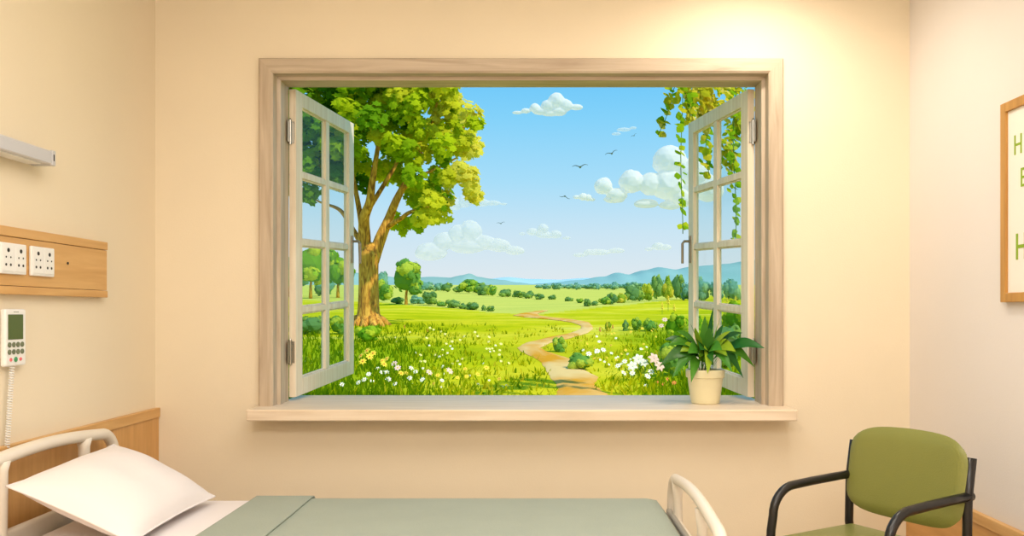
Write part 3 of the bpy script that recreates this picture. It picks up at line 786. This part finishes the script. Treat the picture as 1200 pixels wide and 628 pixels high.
# ------------------------------------------------------------------ bushes and smaller trees
def blob_mesh(seed, nleaf, flatness, tones, rx=.5, lsize=.14):
    """a bush 1 m wide, 1 m high: lumpy core covered with leaves; returns MB with origin at its foot"""
    r = random.Random(seed); b = MB()
    lobes = [(Vector((0, 0, .48)), .40)]
    for k in range(9):
        a = r.uniform(0, 2 * PI); z = r.uniform(.18, .82); rad = r.uniform(.15, .25)
        w = .34 * math.sin(PI * min(1, max(0, z * .85 + .1)))
        lobes.append((Vector((math.cos(a) * w, math.sin(a) * w, z)), rad))
    for k, (c, rad) in enumerate(lobes):
        bm = bmesh.new(); bmesh.ops.create_icosphere(bm, subdivisions=2, radius=rad * .93)
        b.col = (*tones[0 if k == 0 else r.randrange(len(tones))], 1)
        bm.verts.index_update()
        vs = []
        for v in bm.verts:
            q = v.co * (1 + .18 * mnoise.noise(v.co * 7 + Vector((seed, k, 0)))) + c
            q.z = max(q.z, .0); vs.append(q)
        b.add(vs, [[v.index for v in f.verts] for f in bm.faces]); bm.free()
        for _ in range(nleaf):
            d = Vector((r.gauss(0, 1), r.gauss(0, 1), r.gauss(0, 1))).normalized(); p = c + d * rad
            if p.z < .02: continue
            t = b.col[:3] if r.random() < .7 else tones[r.randrange(len(tones))]; keep = b.col
            lobed_leaf(b, p, d + Vector((r.gauss(0, .4), r.gauss(0, .4), r.gauss(0, .4))), Vector((0, 0, 1)), lsize * r.uniform(.7, 1.2), t); b.col = keep
    return b
DK = [lin((110, 156, 90)), lin((132, 172, 88)), lin((158, 190, 84))]
MD = [lin((116, 168, 70)), lin((156, 194, 66)), lin((192, 210, 74))]
YL = [lin((150, 178, 50)), lin((196, 204, 60)), lin((222, 210, 72))]
TL = [lin((120, 176, 150)), lin((136, 186, 150)), lin((156, 198, 142))]
BR = [lin((120, 172, 34)), lin((164, 200, 44)), lin((200, 214, 56))]
protos = {}
def bush_mesh(kind, v):
    key = (kind, v)
    if key not in protos:
        t = dict(dark=DK, mid=MD, yellow=YL, teal=TL, bright=BR)[kind]
        o = blob_mesh(hash((v, len(kind))) % 97 + v, 16, 1, t).build('bush', M['bush'], colors=True, recalc=False, origin=(0, 0, 0))
        protos[key] = o.data; bpy.data.objects.remove(o)
    return protos[key]
SPOTS = [(tb.x, tb.y, .7)]
def bush(x, ytop, ybase, w, kind, label, cat='bush', name='bush', group=None, trunk=None, Y=None, v=0):
    g = ground_hit(x, ybase) if Y is None else Vector((P(x, 0, Y).x, Y, gz(P(x, 0, Y).x, Y)))
    W = w / F * g.y; top = P(x, ytop, g.y).z; H = max(.2, top - g.z)
    if g.y < 20: SPOTS.append((g.x, g.y, W * .5 + .08))
    lift = 0
    root = None
    if trunk:
        root = empty(name, g); tag(root, label, cat, group)
        tw = trunk / F * g.y
        hh = H * .45
        MB().tube([g + Vector((0, 0, -.1)), g + Vector((0, 0, hh * .5)), g + Vector((tw * .4, 0, hh)), g + Vector((tw * .2, 0, H * .7))], [tw * .75, tw * .5, tw * .42, tw * .2], 10).build('trunk', M['bark'], root, smooth=True)
        lift = H * .22
    o = bpy.data.objects.new('foliage' if trunk else name, bush_mesh(kind, v)); COL.objects.link(o)
    o.scale = (W / .9, W / .9, (H - lift) / .9); o.rotation_euler = (0, 0, x * 1.7)
    if trunk:
        o.parent = root; o.location = (0, 0, lift)
    else:
        o.location = g - Vector((0, 0, .03)); tag(o, label, cat, group)
    return root or o
bush(476, 308, 357, 36, 'mid', 'small round tree alone on the meadow beyond the big trunk', 'tree', 'small_tree', None, 3.0, v=1)
bush(449, 329, 354, 22, 'mid', 'bright bush just beyond the big trunk, beside the small round tree', v=2)
bush(447, 318, 350, 14, 'teal', 'blue-green tree peeping over the bush beside the big trunk', 'tree', 'hedge_tree', None, 2, v=3)
bush(364, 288, 350, 44, 'bright', 'tall bright tree seen through the sash nearest the bed', 'tree', 'leafy_tree', None, 3, v=4)
bush(396, 298, 349, 30, 'bright', 'shorter bright tree between the sash and the big trunk', 'tree', 'leafy_tree', None, 3, v=5)
bush(381, 322, 347, 24, 'teal', 'blue-green bush low between two bright trees behind the sash', v=0)
bush(340, 300, 348, 40, 'teal', 'blue-green tree outermost beyond the bed-side sash', 'tree', 'leafy_tree', None, 3, v=3)
ORD = ['first', 'second', 'third', 'fourth', 'fifth', 'sixth', 'seventh', 'eighth', 'ninth', 'tenth', 'eleventh', 'twelfth']
near_row = [(465, 347, 356, 14, 'dark'), (490, 346, 356, 16, 'teal'), (504, 341, 358, 17, 'dark'), (518, 352, 359, 12, 'mid'), (532, 350, 361, 17, 'dark'), (543, 355, 362, 9, 'dark'), (555, 353, 363, 16, 'dark'), (567, 360, 364, 5, 'dark'), (575, 358, 365, 8, 'dark')]
for i, (x, yt, yb, w, k) in enumerate(near_row):
    bush(x, yt, yb, w, k, f'{ORD[i]} bush of the nearer hedge row, counted from the small round tree', group='bushes of the nearer hedge row', v=i % 6)
far_row = [(499, 330, 341, 16, 'teal'), (513, 331, 341, 11, 'teal'), (523, 331, 342, 13, 'dark'), (538, 334, 343, 12, 'dark'), (551, 325, 344, 25, 'mid'), (567, 332, 346, 15, 'dark'), (577, 334, 347, 12, 'mid'), (591, 338, 348, 15, 'dark'), (607, 340, 349, 15, 'dark'), (620, 341, 350, 11, 'dark'), (633, 343, 351, 11, 'dark'), (647, 345, 351, 8, 'dark')]
for i, (x, yt, yb, w, k) in enumerate(far_row):
    bush(x, yt, yb, w, k, f'{ORD[i]} tree of the far hedge behind the small round tree, going to the path', 'tree', 'hedge_tree', group='trees of the far hedge', v=(i + 2) % 6)
right_row = [(667, 348, 353, 9, 'dark'), (679, 351, 355, 8, 'mid'), (689, 349, 359, 9, 'dark'), (697, 352, 358, 8, 'dark'), (708, 347, 357, 12, 'mid'), (718, 342, 357, 12, 'dark'), (728, 343, 355, 13, 'yellow'), (743, 334, 354, 19, 'dark'), (758, 331, 353, 14, 'yellow'), (772, 322, 351, 15, 'dark'), (783, 326, 352.6, 13, 'yellow'), (794, 321, 351, 15, 'dark')]
for i, (x, yt, yb, w, k) in enumerate(right_row):
    bush(x, yt, yb, w, k, f'{ORD[i]} tree of the row climbing from the path towards the plant-side sash', 'tree', 'hedge_tree', group='trees climbing to the open sash', v=(i + 1) % 6)
for i, (x, w, yt) in enumerate(((806, 16, 330), (822, 17, 326), (840, 17, 330), (858, 18, 326))):
    bush(x, yt, 352, w, 'teal', f'{ORD[i]} blue-green tree seen through the plant-side sash, from its handle', 'tree', 'hedge_tree', group='trees behind the plant-side sash', v=i)
tl = [632, 641, 652, 661, 668, 676, 684, 691, 699, 706, 713, 720, 728, 735, 742, 752, 764]
for i, x in enumerate(tl):
    bush(x, 333.4 - (i % 3) * .9 - max(0, (x - 700) / 30), (337.6, 338.6, 339.8)[i % 3], 9 + (i % 4), 'teal', 'tiny blue-green tree in the distant line before the hills', 'tree', 'distant_tree', group='distant line of trees before the hills', v=i % 6)
# low leafy plants along the near bank
for i, (x, yt, yb, w, k, lab) in enumerate(((712, 377, 388, 8, 'yellow', 'small orange-tipped bush beside the path bend'),
        (733, 374, 388, 7, 'dark', 'narrow dark bush on the bank above the path'), (745, 371, 387, 12, 'mid', 'round green bush on the bank, next to the narrow dark one'),
        (762, 372, 388, 16, 'mid', 'low green bush on the bank below the tree row'), (792, 366, 398, 26, 'bright', 'bright bush on the bank behind the potted plant'),
        (816, 372, 405, 26, 'bright', 'bright bush behind the sash bars above the potted plant'), (850, 376, 432, 40, 'dark', 'dark bush behind the lower panes of the plant-side sash'),
        (786, 402, 440, 30, 'mid', 'low leafy bush beside the potted plant, nearest the lilies'), (862, 352, 386, 30, 'bright', 'bright bush beyond the dark bush at the plant-side sash'),
        (430, 379, 400, 26, 'bright', 'leafy weeds against the foot of the big trunk'), (655, 407, 413, 15, 'mid', 'grassy tuft on the inner bend of the path'), (680, 425, 434, 28, 'mid', 'grassy tuft where the path meets the bank'),
        (366, 368, 392, 28, 'dark', 'dark low bush behind the lower panes of the bed-side sash'), (398, 370, 392, 22, 'mid', 'green low bush between the sash and the big trunk'))):
    bush(x, yt, yb, w, k, lab, v=i % 6)

# ------------------------------------------------------------------ hanging vines outside the window top
vr = random.Random(5)
def vine(label, x, y0, y1, Y, n, spread, size, anchor, seed, tones, slant=0.):
    r = random.Random(seed); top = P(x, y0, Y)
    root = empty('hanging_vine', top); tag(root, label, 'vine', 'vines hanging outside the window')
    pts = [Vector(anchor), Vector(anchor).lerp(top, .6) + Vector((0, 0, .06)), top]
    for i in range(1, 13):
        t = i / 12; pts.append(P(x + slant * t + spread * .35 * math.sin(t * 7 + seed), lerp(y0, y1, t), Y + .05 * math.sin(t * 5)))
    MB().tube(pts, .003, 6).build('stem', M['stemgreen'], root, smooth=True)
    b = MB()
    for i in range(n):
        t = i / n; q = P(x + slant * t + spread * .35 * math.sin(t * 7 + seed) + r.gauss(0, spread) * (1 - .55 * t), lerp(y0, y1, t) + r.gauss(0, 4), Y + r.gauss(0, .05) * (1 - .6 * t))
        c = r.choice(tones); v = r.uniform(.85, 1.1); b.col = (*[min(1, k * v) for k in c], 1)
        nn = Vector((r.gauss(.35, .4), -.8, r.gauss(.6, .35))).normalized(); s = nn.cross(Vector((r.gauss(0, .8), 0, 1))).normalized(); u = s.cross(nn)
        z = size * r.uniform(.7, 1.25)
        out = [(0, -.55), (.3, -.25), (.42, .1), (.22, .4), (0, .6), (-.22, .4), (-.42, .1), (-.3, -.25)]
        b.add([q + nn * z * .1] + [q + s * a * z - u * c_ * z for a, c_ in out], [(0, 1 + k, 1 + (k + 1) % 8) for k in range(8)])
    b.build('foliage', M['leaf'], root, colors=True, recalc=False)
VT = [lin((164, 200, 30)), lin((200, 212, 44)), lin((140, 184, 30))]; VY = [lin((246, 222, 66)), lin((226, 212, 48)), lin((196, 192, 40)), lin((250, 228, 104))]
vine('long thin vine strand hanging in the open gap before the big cloud', 799, 92, 274, 6.0, 34, 3.4, .06, (1.05, 5.0, 2.96), 1, VT)
vine('long vine strand seen through the upper panes of the plant-side sash', 861, 92, 286, 6.35, 62, 5, .06, (1.3, 5.0, 2.96), 2, VT)
vine('short vine spray slanting farthest into the blue sky', 796, 90, 158, 5.85, 30, 4, .06, (.95, 5.0, 2.96), 3, VT + VY, -24)
vine('thick golden vine mass above the open plant-side sash', 826, 84, 148, 6.15, 190, 16, .06, (1.15, 5.0, 2.96), 4, VY)
vine('golden vine mass behind the topmost outer pane', 860, 84, 200, 6.65, 220, 13, .062, (1.35, 5.0, 2.96), 5, VY + VT)
vine('green vine spray behind the topmost inner pane', 830, 90, 206, 6.45, 56, 8, .07, (1.25, 5.0, 2.96), 6, VT + VY[:2])
vine('small vine sprig between the slanting spray and the golden mass', 806, 88, 140, 5.72, 44, 8, .065, (1.0, 5.0, 2.96), 8, VT + VY)

# ------------------------------------------------------------------ grass (nobody could count it)
gb = MB(); r = random.Random(11)
GT = [lin((124, 154, 12)), lin((170, 182, 14)), lin((206, 198, 20)), lin((230, 210, 48))]
def in_path(p):
    for (y, l, r_), in (): pass
PG = []
for y, l, r_ in fine:
    a, c = ground_hit(l - 2, y), ground_hit(r_ + 2, y); PG.append((a.y, a.x, c.x))
def on_path(X, Y):
    return any(abs(Y - q[0]) < .16 + .012 * Y and q[1] - .02 < X < q[2] + .02 for q in PG)
cnt = 0
while cnt < 5200:
    Y = 5.6 * (17 / 5.6) ** (r.random() ** 1.15); X = r.uniform(-.42, .42) * Y
    if on_path(X, Y) or any((X - q[0]) ** 2 + (Y - q[1]) ** 2 < q[2] ** 2 for q in SPOTS): continue
    cnt += 1
    u = X / Y
    dens = max(sstep(-.04, -.2, u), sstep(.09, .17, u))
    if r.random() > .35 + .65 * dens: continue
    g = Vector((X, Y, gz(X, Y)))
    for _ in range(4):
        h = r.uniform(.035, .085) * (1 + .5 * dens); w = r.uniform(.006, .013)
        a = r.uniform(0, PI); s = Vector((math.cos(a), math.sin(a) * .4, 0)) * w
        ln = Vector((r.gauss(0, .03), r.gauss(0, .03), 0)); o = g + Vector((r.gauss(0, .05), r.gauss(0, .05), -.01))
        e = 1.7 - 1.9 * dens + r.gauss(0, .9); gb.col = (*GT[max(0, min(3, int(round(e))))], 1)
        gb.add([o - s, o + s, o + ln * .4 + s * .8 + Vector((0, 0, h * .6)), o + ln + Vector((0, 0, h)), o + ln * .4 - s * .8 + Vector((0, 0, h * .6))], [(0, 1, 2, 3, 4)])
go = gb.build('grass', M['grass'], colors=True, recalc=False, origin=(0, 0, 0))
tag(go, 'grass blades growing over the near meadow on both sides of the path', 'grass', None, 'stuff')

# ------------------------------------------------------------------ flowers
fproto = {}
def flower_mesh(kind, colr, v):
    key = (kind, colr, v)
    if key in fproto: return fproto[key]
    r = random.Random(v * 13 + 5); b = MB(); H = 1.0
    if kind == 'daisy':
        b.cur = 0; b.tube([(0, 0, -.1), (r.gauss(0, .03), 0, .5), (0, 0, .95)], .02, 5)
        b.cur = 1; N = 7; c = Vector((0, 0, 1.0)); nn = Vector((r.gauss(0, .35), -.8, .75)).normalized(); s = nn.cross(Vector((0, 0, 1))).normalized(); u = s.cross(nn)
        for k in range(N):
            a = 2 * PI * k / N; d = s * math.cos(a) + u * math.sin(a); t = nn.cross(d)
            b.add([c, c + d * .22 + t * .13 + nn * .03, c + d * .42 + t * .07, c + d * .45, c + d * .42 - t * .07, c + d * .22 - t * .13 + nn * .03], [(0, 1, 2, 3, 4, 5)])
        b.cur = 2; bm = bmesh.new(); bmesh.ops.create_icosphere(bm, subdivisions=1, radius=.10); bm.verts.index_update()
        b.add([q.co + c + nn * .04 for q in bm.verts], [[q.index for q in f.verts] for f in bm.faces]); bm.free()
    else:
        b.cur = 0; b.tube([(0, 0, -.1), (0, 0, .75)], .016, 5)
        b.cur = 1
        for k in range(12):
            z = .45 + .55 * k / 12; a = k * 2.4; w = .16 * (1.15 - z * .7)
            d = Vector((math.cos(a), math.sin(a), 0)); t = Vector((-d.y, d.x, 0)); c = d * w * .5 + Vector((0, 0, z))
            b.add([c - d * w * .4, c + t * w * .6 + Vector((0, 0, .02)), c + d * w * .9 - Vector((0, 0, .02)), c - t * w * .6, c + Vector((0, 0, .09))], [(0, 1, 4), (1, 2, 4), (2, 3, 4), (3, 0, 4), (0, 3, 2, 1)])
        b.cur = 2; b.add([(0, 0, 1), (.001, 0, 1), (0, .001, 1)], [(0, 1, 2)])
    o = b.build('flower', [M['stemgreen'], M['petal_' + colr], M['petal_yellow' if colr != 'yellow' else 'petal_orange'] if False else (M['petal_yellow'] if colr != 'yellow' else M['petal_orange'])], recalc=False, origin=(0, 0, 0))
    fproto[key] = o.data; bpy.data.objects.remove(o); return fproto[key]
def flower(x, y, px, kind, colr, label, group, name):
    if y < 352: y = 352 + (y - 320) * .3
    """x, y: pixel of the flower head; it stands on the ground a stem's length below"""
    g = ground_hit(x, min(463, y + px * 1.1)); h = px * 1.5 / F * g.y
    if y + px * 1.1 > 463: g = ground_hit(x, y + px * 1.5)
    o = bpy.data.objects.new(name, flower_mesh(kind, colr, r.randrange(4))); COL.objects.link(o)
    o.location = g; o.scale = (h, h, h); o.rotation_euler = (0, 0, r.uniform(-.5, .5))
    tag(o, label, 'flower', group)
def patch(spots, px, kind, colr, label, group, name, jitter=0):
    for (x, y) in spots: flower(x, y, px * r.uniform(.65, .95), kind, colr, label, group, name)
patch([(443, 434), (448, 439), (453, 439), (427, 447), (420, 450), (436, 449), (455, 447), (463, 452), (432, 441), (401, 453)], 6, 'daisy', 'white', 'white daisy low in the grass beside the bed-side sash corner', 'white daisies beside the bed-side sash', 'daisy')
patch([(482, 434), (487, 438), (480, 446), (495, 447), (518, 448)], 6, 'daisy', 'white', 'white daisy between the yellow flowers in the near grass', 'white daisies among yellow flowers', 'daisy')
patch([(423, 420), (430, 414), (437, 417), (425, 427), (433, 421)], 8, 'daisy', 'yellow', 'yellow flower in the clump nearest the bed-side sash', 'yellow clump at the sash', 'meadow_flower')
patch([(448, 425), (453, 423), (450, 430)], 7, 'daisy', 'yellow', 'yellow flower beside the pink bloom in the near grass', 'yellow flowers beside the pink bloom', 'meadow_flower')
patch([(462, 429), (466, 434), (527, 438), (503, 439)], 8, 'daisy', 'pink', 'pale pink flower in the grass below the big tree', 'pale pink flowers below the tree', 'meadow_flower')
patch([(470, 440), (476, 439), (513, 442), (536, 444), (547, 443), (508, 452), (545, 434), (570, 433), (560, 441), (585, 446)], 6, 'daisy', 'yellow', 'yellow flower in the row along the near grass edge', 'yellow flower row', 'meadow_flower')
patch([(r.uniform(455, 600), r.uniform(385, 432)) for _ in range(34)], 3.2, 'daisy', 'cream', 'tiny cream flower dotted over the meadow below the big tree', 'cream dots below the tree', 'meadow_flower')
patch([(r.uniform(480, 625), r.uniform(405, 455)) for _ in range(22)], 3.0, 'daisy', 'white', 'tiny white flower dotted between the big tree and the path', 'white dots towards the path', 'meadow_flower')
patch([(474, 383), (501, 387)], 5, 'spike', 'orange', 'orange flower spike in the grass just past the tree roots', 'orange spikes past the roots', 'flower_spike')
patch([(r.uniform(680, 800), r.uniform(385, 425)) for _ in range(30)], 3.4, 'daisy', 'yellow', 'tiny yellow flower on the bank beyond the path', 'yellow dots on the bank', 'meadow_flower')
patch([(r.uniform(680, 775), r.uniform(395, 435)) for _ in range(22)], 3.6, 'daisy', 'white', 'small white flower on the bank beyond the path', 'white dots on the bank', 'meadow_flower')
patch([(724, 431), (732, 426), (731, 440), (741, 440), (763, 438), (759, 444), (757, 454), (700, 414), (690, 417), (707, 412)], 6.5, 'daisy', 'white', 'white flower on the bank in front of the lilies', 'white flowers before the lilies', 'meadow_flower')
patch([(770, 450), (778, 452), (790, 451), (783, 447)], 5, 'daisy', 'orange', 'orange flower low in the grass beside the plant pot', 'orange flowers beside the pot', 'meadow_flower')
patch([(703, 386), (718, 383), (853, 372), (846, 388)], 7, 'spike', 'red', 'red flower spike on the bank behind the pot plant', 'red spikes on the bank', 'flower_spike')
patch([(852, 322), (848, 332), (862, 318), (783, 352), (776, 358), (790, 346)], 13, 'spike', 'yellow', 'tall yellow flower spike standing high on the bank', 'tall yellow spikes', 'flower_spike')
patch([(779, 377), (788, 380), (775, 384), (836, 386), (858, 380)], 6, 'daisy', 'pink', 'pink flower high on the bank behind the pot plant', 'pink flowers on the bank', 'meadow_flower')
# lilies: larger, with petals of their own
def lily(x, y, px, colr, label):
    g = ground_hit(x, y + px * 1.3); head = P(x, y, g.y - .02); s = px / F * g.y
    root = empty('lily', g); tag(root, label, 'flower', 'lilies beyond the path')
    MB().tube([g + Vector((0, 0, -.05)), g.lerp(head, .5) + Vector((.01, 0, 0)), head], .008, 6).build('stem', M['stemgreen'], root)
    nn = Vector((r.gauss(0, .4), -.9, .45)).normalized(); sd = nn.cross(Vector((0, 0, 1))).normalized(); u = sd.cross(nn)
    for k in range(6):
        a = 2 * PI * k / 6 + .3; d = sd * math.cos(a) + u * math.sin(a); t = nn.cross(d); b = MB()
        rows = []
        for i in range(6):
            q = i / 5; w = .17 * s * math.sin(PI * min(.97, q * .85 + .08)); c = head + d * s * .55 * q + nn * s * (.25 * q - .28 * q * q)
            rows.append([c - t * w + nn * w * .3, c, c + t * w + nn * w * .3])
        b.grid(rows).build('petal', M['petal_' + colr], root, smooth=True, recalc=False)
    for k in (-1, 1):
        leaf_strip(g + Vector((0, 0, .0)), g + Vector((k * s * .9, -.05, s * 1.2)), s * .25, s * .3, (84, 140, 30), stalk=.02).build('leaf', M['plantleaf'], root, smooth=True, colors=True, recalc=False)
lily(741, 429, 12, 'white', 'white lily lowest of the open lilies beyond the path')
lily(748, 421, 13, 'white', 'white lily topmost of the white pair beyond the path')
lily(755, 425, 10, 'white', 'white lily closest to the pink lilies beyond the path')
lily(766, 420, 13, 'pink', 'pink lily topmost beside the white lilies')
lily(773, 429, 12, 'pink', 'pink lily lowest, closest to the pot plant')

# ------------------------------------------------------------------ clouds and birds
def cloud(label, circ, mat, Y=900., flat_=.8):
    b = MB(); k = Y / F; cc_ = P(sum(c[0] for c in circ) / len(circ), sum(c[1] for c in circ) / len(circ), Y)
    for i, c in enumerate(circ):
        x, y, rr = c[:3]; sx = c[3] if len(c) > 3 else 1.
        bm = bmesh.new(); bmesh.ops.create_icosphere(bm, subdivisions=3, radius=rr * k); p = P(x, y, Y)
        bm.verts.index_update(); vs = []
        for v in bm.verts:
            d = v.co * (1 + .10 * mnoise.noise(v.co * (.16 / (k)) + Vector((i, x, 0))) + .07 * mnoise.noise(v.co * (.5 / k) + Vector((i, x, 0))))
            vs.append(p + Vector((d.x * sx, d.y * 1.1, d.z * (1 if d.z > 0 else flat_))))
        b.add(vs, [[v.index for v in f.verts] for f in bm.faces]); bm.free()
    o = b.build('cloud', mat, smooth=True, recalc=False)
    md = o.modifiers.new('Remesh', 'REMESH'); md.mode = 'VOXEL'; md.voxel_size = .85; md.use_smooth_shade = True
    tag(o, label, 'cloud')
cloud('small white cloud highest in the blue sky, near the window top', [(652, 119, 10), (642, 125, 8), (627, 127, 6), (663, 124, 8), (634, 131, 5, 2), (655, 131, 6, 1.6), (675, 126, 4, 2), (606, 132, 2.2, 3), (616, 130, 3.5, 1.6), (645, 133, 4, 3)], M['cloud'])
cloud('largest billowing white cloud, behind the hanging vine strand', [(707, 219, 11), (740, 214, 15), (785, 190, 20), (763, 217, 15), (783, 218, 20), (723, 229, 9, 1.4), (799, 232, 14), (757, 239, 6, 2.4), (785, 241, 6, 2.2), (720, 234, 5, 2.5), (812, 205, 20), (830, 222, 18)], M['cloud'])
cloud('tiny white puff trailing beside the largest cloud', [(683, 231, 5), (689, 232, 4.5), (676, 231, 2.6, 1.8), (694, 234, 2.2, 1.6)], M['cloud'])
cloud('faint cloud with a flat tail just below the tree branch tips', [(556, 230, 10), (545, 236, 9), (578, 238, 3.4, 2.6), (566, 238, 5, 1.6), (590, 239, 1.6, 3), (534, 240, 8)], M['cloud_thin'])
cloud('broad soft cloud low above the hills, nearest the small tree', [(551, 272, 14), (537, 275, 12), (567, 285, 10, 1.4), (584, 288, 9, 1.5), (548, 289, 10, 2.2), (520, 284, 12), (603, 294, 6, 2), (505, 296, 12, 1.6)], M['cloud_thin'])
cloud('small low cloud in the middle of the sky below the birds', [(636, 269, 7), (624, 272, 5, 1.4), (651, 275, 5.5, 1.3), (640, 276, 4, 3), (612, 274, 2, 2), (664, 279, 2, 2.5)], M['cloud_thin'])
cloud('thin flat wisp of cloud low over the hills', [(700, 296, 4, 4.), (722, 294, 3.5, 3), (680, 299, 2.6, 3.5), (690, 295, 3, 2)], M['cloud_thin'])
cloud('little faint cloud low beside the hanging strand tip', [(771, 289, 5, 1.5), (780, 290, 4, 1.8), (760, 292, 2.5, 2)], M['cloud_thin'])
cloud('thin wisp of cloud above the flying birds', [(731, 152, 2.6, 3.2), (722, 157, 2, 3), (742, 150, 1.8, 2.5)], M['cloud_thin'])
def bird(x, y, px, tilt, label, dih=.35):
    Y = 60.; c = P(x, y, Y); s = px / F * Y
    root = empty('flying_bird', c); tag(root, label, 'bird', 'birds in the sky')
    def f(p):
        a = math.radians(tilt); q = Vector((p.x * math.cos(a) - p.z * math.sin(a), p.y, p.x * math.sin(a) + p.z * math.cos(a))); return c + q * s
    MB(f).lathe([(.001, -.30), (.05, -.24), (.075, -.08), (.065, .08), (.05, .15), (.045, .2), (.001, .26)], (0, 0, 0), 10, axis=1).build('body', M['bird'], root, smooth=True)
    for sg in (-1, 1):
        rows = []
        for i in range(7):
            t = i / 6; ch_ = .17 * (1 - t) ** .6 + .015; z = dih * (math.sin(t * 2.2) * .55 - .12 * t); xx = sg * (.03 + t * .52)
            rows.append([(xx, -ch_ * .5 + .12 * t, z), (xx, 0 + .12 * t, z + .05 * (1 - t) + .012), (xx, ch_ * .5 + .12 * t, z)])
        MB(f).grid(rows).build('wing', M['bird'], root, smooth=True, solid=.012 * s, recalc=False)
    MB(f).prism([(-.03, -.26), (.03, -.26), (.07, -.45), (-.07, -.45)], 2, -.01, .01).build('tail', M['bird'], root)
bird(680, 196, 17, 6, 'dark bird gliding with wings spread, middle one of the three')
bird(717, 180, 14, 20, 'small dark bird between the gliding bird and the thin wisp of cloud')
bird(662, 230, 12, -14, 'dark bird with drooping wings beside the tiny cloud puff', -.3)
bird(587, 262, 9, 8, 'tiny pale bird low over the soft cloud')
bird(743, 159, 7, 30, 'tiniest bird, highest of all, beside the thin wisp of cloud')

# ------------------------------------------------------------------ light
w = bpy.data.worlds.new('sky'); sc.world = w; w.use_nodes = True; nt = w.node_tree; nt.nodes.clear()
out = nt.nodes.new('ShaderNodeOutputWorld'); bg = nt.nodes.new('ShaderNodeBackground'); tc = nt.nodes.new('ShaderNodeTexCoord'); sx = nt.nodes.new('ShaderNodeSeparateXYZ')
rp = nt.nodes.new('ShaderNodeValToRGB'); e = rp.color_ramp.elements
e[0].position = 0.; e[0].color = (*lin((196, 210, 180)), 1); e[1].position = 1.; e[1].color = (*lin((84, 170, 236)), 1)
for pos, c in ((.03, (226, 234, 238)), (.09, (204, 230, 244)), (.15, (168, 222, 249)), (.22, (132, 210, 250)), (.28, (100, 196, 249))):
    k = e.new(pos); k.color = (*lin(c), 1)
nt.links.new(tc.outputs['Generated'], sx.inputs[0]); nt.links.new(sx.outputs['Z'], rp.inputs[0]); nt.links.new(rp.outputs[0], bg.inputs[0]); nt.links.new(bg.outputs[0], out.inputs[0])
bg.inputs[1].default_value = 1.0
def light(name, kind, loc, energy, col, target=None, **k):
    d = bpy.data.lights.new(name, kind); d.energy = energy; d.color = col
    for a, v in k.items(): setattr(d, a, v)
    o = bpy.data.objects.new(name, d); COL.objects.link(o); o.location = loc
    if target is not None: o.rotation_euler = (Vector(target) - Vector(loc)).to_track_quat('-Z', 'Y').to_euler()
    return o
light('sun', 'SUN', (6, -6, 12), 3.5, (1., .93, .78), (6 - .52, -6 + .50, 12 - .78), angle=.02)
light('ceiling_fill', 'AREA', (.1, 1.9, 2.95), 48, (1., .95, .88), (.1, 1.95, 0), shape='RECTANGLE', size=2.2, size_y=1.6)  # unseen area light giving the room its general level
light('ceiling_fill', 'AREA', (0, -.5, 2.95), 156, (1., .95, .89), (0, .3, 0), shape='RECTANGLE', size=2.8, size_y=1.6)  # unseen, added behind the camera as frontal fill for the walls
light('downlight', 'SPOT', (1.02, 3.62, 2.93), 44, (1., .92, .80), (1.0, 4.0, .6), spot_size=2.9, spot_blend=1., shadow_soft_size=.05)

# ------------------------------------------------------------------ camera
cd = bpy.data.cameras.new('camera'); cam = bpy.data.objects.new('camera', cd); COL.objects.link(cam)
cam.location = (0, 0, EYE); cam.rotation_euler = (PI / 2, 0, 0)
cd.sensor_width = 36; cd.lens = F / 1200 * 36; cd.shift_x = -(CX - 600) / 1200; cd.shift_y = (CY - 314) / 1200
cd.clip_start = .05; cd.clip_end = 5000
sc.camera = cam
vs = sc.view_settings; vs.view_transform = 'Standard'; vs.look = 'None'; vs.exposure = 0; vs.gamma = 1; vs.use_curve_mapping = False
sc.cycles.use_denoising = True
